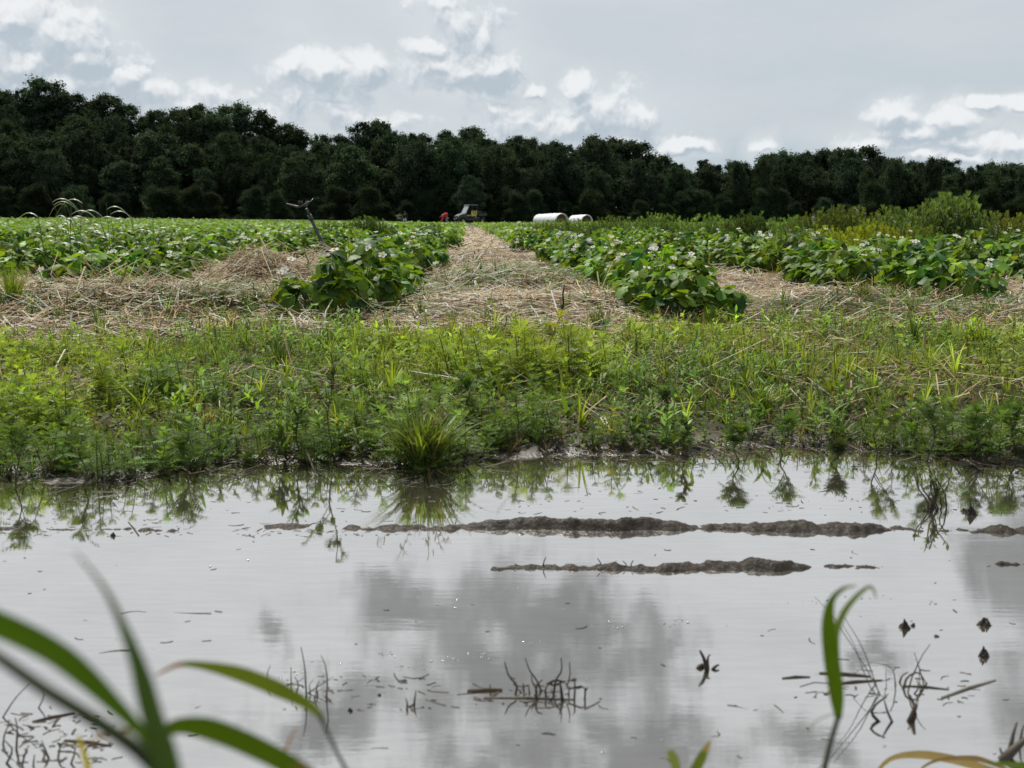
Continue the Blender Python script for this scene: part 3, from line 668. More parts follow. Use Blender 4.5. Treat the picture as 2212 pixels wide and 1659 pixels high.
GA = np.array([.185, .295, .075]); GB = np.array([.30, .40, .07]); GC = np.array([.055, .105, .035])
def vcol(x_, y_, n):
    q = fbm(x_ * 1.6 + 7, y_ * 1.6, 3)[:, None]; t = np.clip((q - .38) * 4.2, 0, 1)
    tn = ((y_ - shore(x_)) / (weed_edge(x_) - shore(x_)))[:, None]
    c = GA * (1 - t) + GB * t; c = c * (.8 + .25 * np.clip(tn, 0, 1))
    yl = rng.random(n) < .03; c = c * np.exp(rng.normal(0, .30, (n, 1))) * np.exp(rng.normal(0, .035, (n, 3))); c[yl] = np.array([.34, .36, .05]); return c
vm = M(); n = 21000; x_, y_ = vpoints(n)
bare = fbm(x_ * 2.1 + 20, y_ * 2.1 + 4, 3); dens_ = np.where(x_ < -.3, 1.0, .85)
bx1 = np.exp(-((x_ - .75) / .35) ** 2 - ((y_ - 3.35) / .22) ** 2) + np.exp(-((x_ - .25) / .35) ** 2 - ((y_ - 2.65) / .2) ** 2) + .8 * np.exp(-((x_ - .7) / .5) ** 2 - ((y_ - 2.58) / .08) ** 2)
keep = (rng.random(n) < dens_ * (.12 + .88 * sst(fbm(x_ * 5.5 + 3, y_ * 5.5 + 8, 3), .40, .56))) & (rng.random(n) > bx1)
x_ = x_[keep]; y_ = y_[keep]; n = len(x_)
t_ = (y_ - shore(x_)); tn_ = t_ / (weed_edge(x_) - shore(x_)); h_ = (.020 + .066 * sst(fbm(x_ * 3.2, y_ * 3.2 + 9, 3), .35, .75)) * (1 - .5 * sst(tn_, .55, 1.0)) * (1.0 - .25 * (x_ > .2)) * rng.choice([.55, .8, 1.0, 1.25, 1.75], n, p=[.28, .3, .24, .13, .05]) * rng.uniform(.85, 1.15, n) * (.75 + .25 * sst(t_, .05, .4))
scatter(vm, 'feather', np.stack([x_, y_], 1), h_, vcol(x_, y_, n))
x_, y_ = vpoints(2400); k = fbm(x_ * 2 + 40, y_ * 2, 2) > .48; x_ = x_[k]; y_ = y_[k]; n = len(x_)
scatter(vm, 'lance', np.stack([x_, y_], 1), rng.uniform(.025, .085, n), vcol(x_, y_, n) * np.array([.95, 1.05, .9]))
x_, y_ = vpoints(500); n = len(x_)
scatter(vm, 'oval', np.stack([x_, y_], 1), rng.uniform(.04, .095, n), vcol(x_, y_, n) * .9)
# fringe leaning over the water
n = 420; x_ = rng.uniform(-2.6, 2.8, n); k = (rng.random(n) < np.where((x_ > -.05) & (x_ < .75), .15, 1)); x_ = x_[k]; n = len(x_)
y_ = shore(x_) + rng.uniform(.0, .14, n); scatter(vm, 'feather', np.stack([x_, y_], 1), rng.uniform(.045, .10, n), vcol(x_, y_, n) * .9, .25)
n = 70000; x_, y_ = vpoints(n, .03); k = rng.random(n) < .35 + .65 * (fbm(x_ * 4, y_ * 4 + 31, 3) > .44); x_ = x_[k]; y_ = y_[k]; n = len(x_)
TINY = fan(3, W=.5, tooth=0, fold=.1, droop=.1, shape='lance')
C_ = vcol(x_, y_, n) * rng.uniform(.55, 1.0, (n, 1)); dr = rng.random(n) < .14; C_[dr] = np.array([.22, .17, .09]) * rng.uniform(.4, 1.3, (dr.sum(), 1))
vm.place(TINY, leaf_quat(n, .25, .5), np.stack([x_, y_, gz(x_, y_) + rng.random(n) ** 1.5 * .022], 1), rng.uniform(.007, .02, n), C_)
tag(vm.build('ground_cover', WEED), 'low feathery green weeds carpeting the bank beyond the puddle', 'ground cover', kind='stuff')
# low sparse rosettes of dark weeds further out over the straw edge
gm2 = M()
n = 9000; x_, y_ = vpoints(n); k = fbm(x_ * 3 + 60, y_ * 3, 3) > .42; x_ = x_[k]; y_ = y_[k]; n = len(x_)
C_ = vcol(x_, y_, n) * np.array([.95, .95, .8]); dr = rng.random(n) < .16; C_[dr] = np.array([.34, .28, .15]) * rng.uniform(.5, 1.2, (dr.sum(), 1))
scatter(gm2, 'grass', np.stack([x_, y_], 1), rng.uniform(.02, .062, n), C_, .35)
n = 1700; x_, y_ = vpoints(n); pt = np.exp(-((x_ + .4) / .3) ** 2 - ((y_ - 3.75) / .2) ** 2) + np.exp(-((x_ - 2.0) / .45) ** 2 - ((y_ - 3.9) / .35) ** 2) + .8 * np.exp(-((x_ - .75) / .25) ** 2 - ((y_ - 3.15) / .25) ** 2) + .8 * np.exp(-((x_ + .1) / .3) ** 2 - ((y_ - 3.2) / .3) ** 2) + .14
k = rng.random(n) < pt * 1.3; x_ = x_[k]; y_ = y_[k]; n = len(x_)
C_ = np.tile(GB * np.array([1.15, 1.1, .9]), (n, 1)) * np.exp(rng.normal(0, .2, (n, 1)))
scatter(gm2, 'grass', np.stack([x_, y_], 1), rng.uniform(.05, .115, n), C_)
n = 1100; x_ = rng.uniform(-3, 3.4, n); y_ = weed_edge(x_) + rng.random(n) ** 2 * 1.3; k = fbm(x_ * 3 + 9, y_ * 3, 3) > .5; x_ = x_[k]; y_ = y_[k]; n = len(x_); C_ = greens(n, GA * .8, .3)
scatter(gm2, 'grass', np.stack([x_, y_], 1), rng.uniform(.03, .09, n), C_)
# dead brown wisps near the water line
n = 900; x_ = rng.uniform(-2.6, 2.8, n); y_ = shore(x_) + np.abs(rng.normal(0, .12, n)) + .0; C_ = np.tile(np.array([.14, .11, .06]), (n, 1)) * np.exp(rng.normal(0, .5, (n, 1)))
scatter(gm2, 'grass', np.stack([x_, y_], 1), rng.uniform(.012, .04, n), C_, .6)
for (cx0, cy0, sx_, sy_, n) in [(-1.5, 4.4, .55, .3, 300), (-2.0, 5.0, .4, .3, 380), (-1.0, 4.5, .3, .3, 200), (-.75, 5.4, .25, .4, 90), (-.1, 6.2, .4, .4, 170), (1.6, 4.7, .4, .15, 150), (2.6, 4.8, .3, .3, 120), (-1.3, 6.0, .5, .3, 120), (-.35, 9, .12, 2.0, 120), (.15, 7.5, .3, .6, 90)]:
    x_ = cx0 + rng.normal(0, sx_, n); y_ = cy0 + rng.normal(0, sy_, n); scatter(gm2, 'grass', np.stack([x_, y_], 1), rng.uniform(.03, .10, n), greens(n, (.15, .22, .055), .3), .5)
tag(gm2.build('grass', BLADE), 'short yellow-green grass growing among the bank weeds', 'grass', kind='stuff')
n = 1500; x_ = rng.uniform(-2.6, 2.8, n); y_ = shore(x_) + rng.normal(.03, .07, n); dm = M()
C_ = np.tile(np.array([.05, .038, .026]), (n, 1)) * np.exp(rng.normal(0, .6, (n, 1)))
dm.add(*strips(n, np.stack([x_, y_], 1), .03 * np.exp(rng.normal(0, .6, n)), .003 * rng.uniform(.5, 2, n), C_, .001 + rng.random(n) * .008, .25, zf=lambda a, c: np.maximum(gz(a, c), .0005)))
tag(dm.build('debris', DEAD, smooth=False), 'dark plant litter washed up along the water line', 'debris', kind='stuff')

# ------------------------------------------------------------------ individual grass tufts and weeds
def tuft(px, py, z, hgt, wid, n, label, cbase, seed, wd=.0035, name='grass_tuft', group=None, seedheads=0):
    r = np.random.default_rng(seed); p = on(px, py, z); p[2] = max(float(gz(p[0], p[1])), 0) - .006
    m2 = M()
    for k in range(n):
        a = r.random() * 6.28; L = hgt * r.uniform(.55, 1.1); sp_ = wid / hgt * r.uniform(.05, 1.0) ** .8; t = np.linspace(0, 1, 6)
        b0 = np.array([r.normal(0, wid * .09), r.normal(0, wid * .07), 0])
        q = b0 + np.stack([math.cos(a) * sp_ * L * t ** 1.25, math.sin(a) * sp_ * L * t ** 1.25, L * (t - .30 * sp_ * t ** 2.6)], 1)
        c_ = np.asarray(cbase) * math.exp(r.normal(0, .22)); 
        if r.random() < .12: c_ = np.array([.30, .25, .12]) * r.uniform(.6, 1.2)
        m2.ribbon(q, wd * r.uniform(.7, 1.3) * np.array([.8, 1, 1, .8, .5, .08]), (-math.sin(a), math.cos(a), 0), .18, c_)
    e = empty(name, p); m2.build('blade_cluster', BLADE, e)
    if seedheads:
        s2 = M()
        for k in range(seedheads):
            a = r.uniform(-2.6, -.5) if r.random() < .5 else r.random() * 6.28; L = hgt * r.uniform(1.1, 1.5); t = np.linspace(0, 1, 6)
            q = np.stack([math.cos(a) * .55 * L * t ** 1.3, math.sin(a) * .55 * L * t ** 1.3, L * (t - .15 * t ** 3)], 1)
            s2.tube(q, .0008, .0005, 3, (.2, .22, .08), False)
            for u in np.linspace(.72, 1, 6):
                c0 = np.array([np.interp(u, t, q[:, i_]) for i_ in range(3)]); s2.ribbon([c0, c0 + r.normal(0, .006, 3) + [0, 0, .002], c0 + r.normal(0, .009, 3) + [0, 0, .004]], [.001, .003, .0004], c=(.22, .2, .1))
        s2.build('seed_head', BLADE, e)
    return tag(e, label, 'grass tuft', group)
BR = (.13, .20, .028); DKG = (.075, .125, .028)
tuft(920,1012,0,.135,.14,330,'large green grass tuft growing at the edge of the puddle',(.15,.23,.035),1,.0038,seedheads=6)
tuft(30,690,.1,.20,.13,130,'bright yellow-green grass tuft at the far left beside the straw',(.20,.28,.03),2)
tuft(1292,718,.1,.10,.08,70,'spiky grass tuft below the dark stick on the straw edge',(.11,.17,.03),3,.004)
tuft(1865,668,.12,.095,.11,110,'round olive grass tuft on the straw at right between rows',(.14,.17,.05),4)
tuft(605,790,.08,.11,.07,50,'dark upright grass tuft at left in front of the straw',DKG,5)
tuft(870,760,.08,.10,.14,150,'bright yellow-green grass patch below the front strawberry plant at left',(.22,.29,.03),6)
tuft(1645,870,.06,.09,.10,110,'yellow-green grass tuft at right of centre in the weeds',(.19,.25,.03),7)
tuft(1975,745,.09,.12,.07,45,'tall thin dark grass tuft under the right strawberry plants',DKG,8)
tuft(2120,740,.1,.11,.17,170,'broad bright grass patch at the right edge of the bank',(.21,.29,.035),9)
tuft(1060,840,.06,.07,.08,60,'small bright grass tuft in the middle of the weeds',(.18,.25,.03),10)
tuft(1500,860,.06,.07,.06,40,'small sparse grass tuft beside the dry stalks',(.15,.2,.04),11)
tuft(2150,650,.12,.12,.08,60,'pale grass tuft beside the far right strawberry plants',(.13,.17,.07),12)
tuft(700,745,.1,.09,.10,60,'dark grass tuft at the foot of the front strawberry plant',DKG,13)

def broad_shoot(px, py, z, leaves, label, seed, cb=(.20,.30,.03)):
    r = np.random.default_rng(seed); p = on(px, py, z); p[2] = float(gz(p[0], p[1])) - .003; e = empty('broad_leaved_shoot', p)
    for (dx, h_, wd, tw) in leaves:
        m2 = M(); t = np.linspace(0, 1, 7); q = np.stack([dx * t ** 1.4, -.2 * abs(dx) * t, h_ * (t - .12 * t ** 3)], 1)
        m2.ribbon(q, wd * np.array([.35, .8, 1, .95, .75, .45, .04]), (math.cos(tw), math.sin(tw), 0), .14, np.asarray(cb) * r.uniform(.85, 1.15)); m2.build('leaf', BLADE, e)
    tag(e, label, 'weed', 'broad leaved shoots on the bank')
broad_shoot(1225,905,.03,[(-.018,.072,.012,.3),(.03,.045,.010,-.4),(-.035,.035,.010,.5),(.01,.03,.010,.1)],'two-leaved bright green shoot standing in front of the bare mud',1)
broad_shoot(1250,900,.03,[(.004,.062,.011,-.3),(.026,.03,.009,.4)],'narrower bright shoot just right of the two-leaved shoot',2)
broad_shoot(1378,925,.03,[(0,.05,.013,.2),(.022,.03,.013,-.5),(-.02,.022,.011,.4)],'yellowish shoot right of the bare mud',3)
broad_shoot(845,925,.04,[(-.025,.085,.009,.3),(.01,.05,.009,-.2)],'tall yellow-green blade rising left of the large tuft',4)
broad_shoot(1800,850,.06,[(-.05,.045,.014,.6),(.05,.06,.014,-.5),(.0,.05,.014,.1),(-.03,.06,.013,.2),(.03,.035,.012,-.2)],'fan of yellow-green broad leaves at right among dry stalks',5,(.24,.30,.035))
broad_shoot(1180,800,.07,[(.01,.06,.010,.2),(-.02,.05,.009,.4)],'bright blade pair in the middle of the bank weeds',6)
broad_shoot(1080,815,.07,[(.0,.055,.012,.2),(.03,.05,.010,-.2)],'yellow-green blade pair left of middle in the bank weeds',7)
broad_shoot(170,800,.07,[(.0,.035,.016,.2),(.018,.03,.012,-.3)],'yellowed leaf pair at far left on the bank',8,(.32,.34,.03))
broad_shoot(905,970,.02,[(-.075,.075,.009,.3),(-.06,.05,.008,.5),(.06,.05,.008,-.5)],'wide bladed shoot sprawling left from the large tuft',9,(.14,.2,.04))

def stem_weed(px, py, z, h_, lean, label, seed, kind='oval', cb=(.10,.17,.035), br=5, lsz=.02, nl=9, name='tall_weed', group='tall weeds on the bank', ct='weed'):
    r = np.random.default_rng(seed); p = on(px, py, z); p[2] = max(float(gz(p[0], p[1])), 0) - .004; e = empty(name, p)
    st = M(); lf = M(); t = np.linspace(0, 1, 8); tp = {'oval': OVAL, 'lance': LANCE, 'feather': FL}[kind]
    main = np.stack([lean * t ** 1.5 + .006 * np.sin(t * 9 + seed), r.normal(0, .02) * t, h_ * t], 1); st.tube(main, .0018, .0008, 4, (.10, .09, .05), False)
    lines = [main]
    for k in range(br):
        u = r.uniform(.25, .85); b0 = np.array([np.interp(u, t, main[:, i_]) for i_ in range(3)]); a = r.random() * 6.28; L = h_ * (1 - u) * r.uniform(.5, .9)
        q = b0 + np.stack([math.cos(a) * .6 * L * t, math.sin(a) * .6 * L * t, L * t ** .9 * .85], 1); st.tube(q, .0011, .0005, 3, (.12, .12, .05), False); lines.append(q)
    for q in lines:
        n = nl; u = r.uniform(.25, 1, n); T = np.stack([np.interp(u, t, q[:, i_]) for i_ in range(3)], 1); a = r.random(n) * 6.28
        lf.place(tp, rotz(a) @ rotx(r.normal(.6, .35, n)), T, lsz * r.uniform(.6, 1.3, n), np.asarray(cb) * np.exp(r.normal(0, .2, n))[:, None])
    st.build('stem', WEED, e); lf.build('foliage', WEED, e); return tag(e, label, ct, group)
stem_weed(712,992,.0,.225,.01,'tall thin weed with oval leaves left of the large tuft, mirrored in the puddle',1)
stem_weed(650,995,.0,.14,-.02,'shorter oval-leaved weed left of the tall thin weed',2)
stem_weed(600,995,.01,.10,.01,'low branching weed at the waterline left of the thin weeds',3,'lance',lsz=.03)
stem_weed(40,1045,0,.12,0,'feathery upright weed at the far left waterline',4,'feather',br=3,lsz=.03,nl=14)
stem_weed(185,1050,0,.105,.0,'slender feathery weed mirrored at left, second from the edge',5,'feather',br=2,lsz=.025,nl=14)
stem_weed(400,1030,0,.09,.0,'bushy feathery weed at left over the water',6,'feather',br=4,lsz=.03,nl=12)
stem_weed(1590,1003,0,.085,.0,'bushy weed on its own mud clump in the water right of middle',7,'feather',(.11,.18,.045),7,.024,22)
stem_weed(1480,975,.01,.09,-.01,'small weed with a leaning top left of the lone bushy weed',8,'oval')
stem_weed(1690,975,.01,.09,.01,'leafy weed between the lone bushy weed and the mud',9,'feather',br=4,lsz=.028,nl=14)
stem_weed(1800,1002,0,.05,.01,'low dark weed on a mud clump at right',10,'feather',(.05,.08,.025),6,.025,14)
stem_weed(2010,965,.03,.15,.01,'tall grey-green weed at right above the flooded stems',11,'feather',(.13,.20,.07),6,.024,22)
stem_weed(2110,975,.02,.12,-.01,'branching weed near the right edge of the bank',12,'feather',(.12,.20,.05),6,.024,20)
stem_weed(1890,975,.02,.13,.02,'weed with forked top at right of the low dark weed',13,'feather',(.14,.23,.05),5,.024,18)
stem_weed(2190,990,.0,.11,0,'dense weed clump cut by the right frame edge',14,'feather',(.11,.18,.045),7,.024,22)
stem_weed(1010,890,.05,.09,.0,'upright feathery weed behind the large tuft',15,'feather',(.08,.15,.04),3,.03,14)
stem_weed(1130,800,.08,.11,-.01,'blackish dried weed stalk with few leaves in the middle of the bank',16,'lance',(.05,.06,.02),2,.02,5)
stem_weed(1440,890,.05,.09,.0,'grey-green feathery weed right of the yellowish shoot',17,'feather',(.08,.14,.05),4,.03,14)
# flooded weed at right with bare stems
e = empty('flooded_weed', on(2020,1100)); r = np.random.default_rng(5); m2 = M(); m3 = M()
for k in range(11):
    x0 = r.normal(0, .012); a = r.normal(0, .5); L = r.uniform(.04, .085); t = np.linspace(0, 1, 6)
    q = np.stack([x0 + L * .6 * a * t + .004 * np.sin(t * 7 + k), r.normal(0, .01) + 0 * t, L * t - .004], 1); m2.tube(q, .0016, .0009, 4, (.045, .036, .025))
    u = r.uniform(.6, 1, 4); T = np.stack([np.interp(u, t, q[:, i_]) for i_ in range(3)], 1); m3.place(OVAL, rotz(r.random(4) * 6.28) @ rotx(r.normal(.5, .4, 4)), T, .013 * r.uniform(.7, 1.4, 4), np.array([.12, .17, .06]) * np.exp(r.normal(0, .2, 4))[:, None])
m2.build('stem', DEAD, e); m3.build('foliage', WEED, e); tag(e, 'cluster of dark bare stems with small leaves standing in the water at right', 'flooded weed')

fb = M()
for (px0, px1, py0, py1, n) in [(0, 2212, 1035, 1110, 260), (0, 420, 1120, 1160, 90), (500, 900, 1125, 1160, 80), (0, 260, 1540, 1650, 110), (620, 960, 1460, 1540, 50), (1000, 1300, 1480, 1530, 50), (1750, 2100, 1440, 1520, 50), (0, 2212, 1180, 1650, 70)]:
    P_ = np.array([on(rng.uniform(px0, px1), rng.uniform(py0, py1))[:2] for _ in range(n)])
    fb.add(*strips(n, P_, .007 * np.exp(rng.normal(0, .7, n)), .0016 * rng.uniform(.5, 1.8, n), np.array([.05, .04, .028]) * np.exp(rng.normal(0, .6, (n, 1))), .0001 + rng.random(n) * .0003, .02, rng.normal(0, .7, n), zf=lambda a, c: 0 * a, bend=.6))
tag(fb.build('debris', DEAD, smooth=False), 'tiny dark plant scraps floating on the puddle', 'debris', kind='stuff')

# dark stick in the straw edge and dry stalks on the bank
def stick(pts, r0, r1, label, c, name='dry_stalk', cat='stalk', group=None, k=5, mt=None):
    m2 = M(); m2.tube(pts, r0, r1, k, c); return tag(m2.build(name, mt or DEAD), label, cat, group)
stick([at(1205,718,4.05), at(1210,690,4.05), at(1217,655,4.05), at(1216,635,4.05), at(1219,616,4.06)], .0045, .0028, 'thin dark stick poking up from the straw right of centre', (.035,.022,.018), 'stick', 'stick')
for k_, (a, c_, Yd, lb) in enumerate([((1215,800),(1225,840),3.2,'pale dry stalk leaning in the middle of the bank'),((1215,880),(1240,785),3.0,'long pale stem leaning right beside the two-leaved shoot'),((470,915),(474,865),2.6,'short white upright stalk in the weeds at left'),((1560,770),(1595,700),3.9,'thin pale stalk at the straw edge right of centre'),
        ((2010,870),(2008,800),3.0,'white upright stalk at right among grey-green weeds'),((1995,905),(2150,915),2.75,'brown stem lying along the right waterline'),((1470,855),(1525,915),2.9,'pale stalk lying slantwise right of the yellowish shoot'),((1130,850),(1360,850),3.0,'long pale stalk lying level in the middle of the bank'),
        ((1440,905),(1540,880),2.8,'dry stem lying among dead leaves right of middle'),((1840,835),(1960,860),3.1,'fallen straw stem behind the fan of broad leaves')]):
    A_ = at(a[0], a[1], Yd); B_ = at(c_[0], c_[1], Yd + .05)
    stick([A_, (A_ * .6 + B_ * .4) + [.004, 0, .004], B_], .0020, .0013, lb, (.42, .36, .24), group='dry stalks on the bank')

def chaikin(P_):
    out_ = [P_[0]]
    for i_ in range(1, len(P_) - 1): out_ += [P_[i_] * .78 + P_[i_ - 1] * .22, P_[i_] * .78 + P_[i_ + 1] * .22]
    return np.array(out_ + [P_[-1]])
def smooth_path(P_, n=22):
    P_ = np.array(P_, float); m = len(P_); t = np.linspace(0, m - 1, n); out_ = []
    for x in t:
        i_ = min(int(x), m - 2); f = x - i_; p0 = P_[max(i_ - 1, 0)]; p1 = P_[i_]; p2 = P_[i_ + 1]; p3 = P_[min(i_ + 2, m - 1)]
        out_.append(.5 * ((2 * p1) + (-p0 + p2) * f + (2 * p0 - 5 * p1 + 4 * p2 - p3) * f * f + (-p0 + 3 * p1 - 3 * p2 + p3) * f ** 3))
    return np.array(out_)
# ------------------------------------------------------------------ stubble and twigs in the water
def twig_cluster(name, label, cx_, base_y, polys, cat='twigs', c=(.055, .043, .03), rs=.0016):
    o = on(cx_, base_y); e = empty(name, o)
    for pl in polys:
        rr = pl[0] * rs * .54; y0 = on(pl[1][0][0], min(pl[1][0][1], base_y + 60))[1]
        pts = [at(p_[0], p_[1], y0 + .004 * i_) for i_, p_ in enumerate(pl[1])]
        pts[0][2] = min(pts[0][2], -.003)
        m2 = M(); P_ = np.array(pts) - o; P_ = np.concatenate([P_[:-1], [P_[-1]]])
        n = len(P_); P2 = chaikin(P_) if n > 2 else np.stack([np.interp(np.linspace(0, 1, 6), [0, 1], P_[:, i_]) for i_ in range(3)], 1)
        P2 = P2 + rng.normal(0, rs * .12, P2.shape); m2.tube(P2, rr, rr * .45, 5, np.asarray(c) * .8 * rng.uniform(.6, 1.5)); m2.build(pl[2] if len(pl) > 2 else 'twig', DEAD, e)
    return tag(e, label, cat, 'stubble clusters standing in the puddle')
twig_cluster('stubble', 'thin forked stubble stems with green tips left of the middle twig cluster', 680, 1500,
  [(1.2,[(662,1505),(660,1470),(658,1440),(650,1398)]),(1.1,[(705,1515),(707,1470),(704,1440),(694,1416)]),(1,[(630,1490),(629,1465),(628,1440)]),(.9,[(672,1500),(668,1480),(678,1468)]),(1,[(640,1498),(645,1475),(636,1462)]),(1.2,[(688,1503),(682,1485),(690,1470)]),(.8,[(655,1498),(700,1475),(720,1462)]),(.9,[(580,1478),(577,1455),(584,1438)]),(.9,[(648,1507),(640,1488)]),(1.1,[(678,1512),(684,1490)])])
twig_cluster('stubble', 'dense twig cluster beside a floating piece of stalk in the middle of the puddle', 1160, 1500,
  [(1.5,[(1112,1500),(1118,1480),(1100,1462),(1092,1440),(1090,1428)]),(1.5,[(1172,1495),(1160,1470),(1142,1445),(1135,1420)]),(1.6,[(1195,1500),(1200,1470),(1215,1448),(1212,1420)]),(1.5,[(1262,1510),(1265,1480),(1222,1490),(1232,1460),(1230,1430)]),
   (1.8,[(1160,1512),(1158,1480),(1172,1468)]),(2.4,[(1215,1515),(1212,1490),(1208,1470)],'stub'),(1.3,[(1145,1500),(1142,1478)]),(1.3,[(1132,1495),(1130,1475)]),(1.5,[(1180,1510),(1178,1485),(1190,1475)]),(2.0,[(1175,1478),(1200,1468),(1220,1474),(1245,1466)],'stub'),(1.4,[(1240,1512),(1243,1480),(1238,1465)]),(1.3,[(1228,1505),(1230,1482)]),(1.5,[(1150,1508),(1162,1492),(1150,1475),(1148,1458)]),(1.3,[(1188,1516),(1196,1500),(1190,1488)]),(1.2,[(1060,1502),(1058,1478)])])
def floater(a, c_, r0, label, colr, name='floating_stalk', cat='stalk', z=.0):
    A_ = on(*a); B_ = on(*c_); A_[2] = B_[2] = z
    return stick([A_, (A_ + B_) / 2 + [0, .002, .001], B_], r0 * .62, r0 * .5, label, tuple(q * .75 for q in colr), name, cat, 'stalks afloat in the puddle', 7)
floater((1010,1495),(1085,1492),.0045,'thick brown cut stalk afloat at the left of the twig cluster',(.12,.09,.06))
floater((1045,1508),(1240,1512),.0022,'long thin stalk floating below the twig cluster',(.22,.20,.16))
floater((1690,1466),(1750,1463),.0022,'short grey stalk floating left of the reed blade',(.13,.12,.10))
floater((1790,1480),(1905,1470),.0025,'grey stalk floating right of the reed blade',(.14,.12,.10))
floater((2035,1508),(2150,1470),.0028,'pale slanting stalk floating near the bent dead grass',(.30,.28,.24))
floater((1950,1482),(2050,1490),.0018,'thin stalk floating at the foot of the bent dead grass',(.16,.15,.12))
floater((1770,1455),(1880,1462),.0030,'wet glinting stalk lying behind the reed blade',(.12,.10,.08))
floater((70,1560),(160,1542),.0022,'thin stalk afloat at the lower left behind the grass blades',(.10,.09,.07))
floater((140,1600),(240,1612),.0022,'grey stalk afloat at the bottom left',(.12,.10,.08))
floater((1170,1585),(1200,1588),.001,'scrap of stem below the middle twig cluster',(.1,.09,.07))
floater((300,1158),(277,1128),.0018,'dark bent twig at left crossing the low mud bar',(.08,.06,.05))
twig_cluster('root_stub', 'black knobbly root stub standing alone right of centre', 1520, 1440,
  [(3.2,[(1528,1450),(1522,1425),(1512,1405)],'root'),(2.6,[(1535,1448),(1545,1440),(1552,1436)],'root'),(3.6,[(1505,1445),(1514,1436),(1525,1440)],'root'),(2,[(1530,1446),(1528,1420),(1534,1415)],'root')], 'root', (.05,.038,.026), .0017)
twig_cluster('bent_dead_grass', 'arching grey dead grass stems standing behind the reed blade', 1880, 1490,
  [(.8,[(1905,1500),(1870,1440),(1830,1380),(1800,1330),(1760,1290)]),(.8,[(1900,1495),(1872,1420),(1848,1370),(1815,1320)]),(.8,[(1885,1490),(1865,1450),(1845,1390),(1820,1350)]),(.9,[(1935,1495),(1932,1450),(1915,1435),(1880,1430),(1845,1455)]),(.7,[(1915,1480),(1914,1440)]),(1.1,[(1880,1490),(1895,1470),(1870,1460)])], 'dead grass', (.12,.11,.08), .0014)
twig_cluster('bent_dead_grass', 'tangle of dead stems under a peaked stalk near the right edge', 1980, 1490,
  [(1.1,[(1960,1495),(1975,1450),(1990,1420),(2010,1392)]),(1,[(1998,1480),(1985,1440),(1975,1410)]),(1.8,[(1950,1488),(1960,1460),(1985,1450),(2002,1478)]),(1.6,[(1942,1475),(1948,1460),(1962,1452)]),(1.3,[(1970,1500),(1985,1485),(1980,1465)]),(.8,[(1988,1490),(1986,1440)]),(2.2,[(1995,1485),(2003,1475)])], 'dead grass', (.09,.075,.05), .0015)
twig_cluster('root_stub', 'crooked black root loop standing in the water at lower right', 1905, 1600,
  [(1.8,[(1905,1560),(1880,1540),(1893,1520),(1915,1505)],'root'),(1.4,[(1930,1560),(1915,1530),(1910,1512)],'root')], 'root', (.045,.035,.025), .0020)
twig_cluster('root_stub', 'stout black root stub standing in the water right of the crooked loop', 1968, 1560,
  [(4.0,[(1965,1560),(1975,1540),(1978,1520)],'root'),(2.0,[(1980,1545),(1972,1515),(1965,1500)],'root')], 'root', (.04,.03,.022), .0019)
twig_cluster('root_stub', 'thick muddy root stub leaning at the right frame edge near the bottom', 2190, 1640,
  [(6.5,[(2165,1640),(2195,1615),(2225,1590)],'root'),(3,[(2180,1625),(2188,1590),(2196,1560)],'root'),(2,[(2200,1610),(2212,1565)],'root'),(2.2,[(2170,1635),(2160,1615)],'root')], 'root', (.10,.085,.065), .0016)
twig_cluster('stubble', 'forked black stub standing low between the mud crumbs', 885, 1535,
  [(1.6,[(878,1535),(880,1520),(876,1508)]),(1.6,[(893,1528),(896,1510),(898,1492)]),(1.2,[(885,1533),(892,1520)])])
twig_cluster('stubble', 'upright stubble sprout with a green shoot at lower left', 120, 1625,
  [(1.3,[(125,1640),(128,1615),(140,1598)]),(1.2,[(150,1650),(165,1620),(150,1608),(135,1615)]),(1.4,[(108,1640),(95,1615),(90,1600)]),(1.2,[(180,1635),(190,1612),(205,1605)]),(1.2,[(70,1655),(75,1630)])], c=(.06,.05,.03))
twig_cluster('stubble', 'bent brown stubble at the left frame edge near the bottom', 20, 1600,
  [(1.4,[(35,1620),(38,1580),(33,1550)]),(1.2,[(5,1610),(10,1580),(25,1560)]),(1.8,[(0,1585),(30,1575)]),(1.5,[(10,1650),(30,1620),(12,1600)]),(1.3,[(45,1655),(55,1625),(62,1610)]),(1,[(2,1550),(30,1510),(70,1470)]),(1,[(80,1530),(95,1505),(88,1490)])], c=(.08,.065,.045))
for (px, Yp, hh, lb) in [(1600,1234,20,'upright twig stub on the nearer mud bar, left of its hump'),(1660,0,0,'')][:1]: pass
stub = [(1117,'leftmost'),(1173,'forked'),(1296,'tall'),(1325,'short'),(1351,'thin'),(1362,'last')]
for k_, (px, w_) in enumerate(stub):
    A_ = on(px, 1226); hh = [.006, .016, .014, .010, .010, .011][k_]
    stick([A_ + [0, 0, -.003], A_ + [.001, 0, hh * .5], A_ + [.004 * (1 if k_ % 2 else -1), 0, hh]], .0011, .0006, f'{w_} twig stub on the nearer mud bar', (.06, .045, .03), 'twig_stub', 'twig', 'twig stubs on the mud bars', 4)
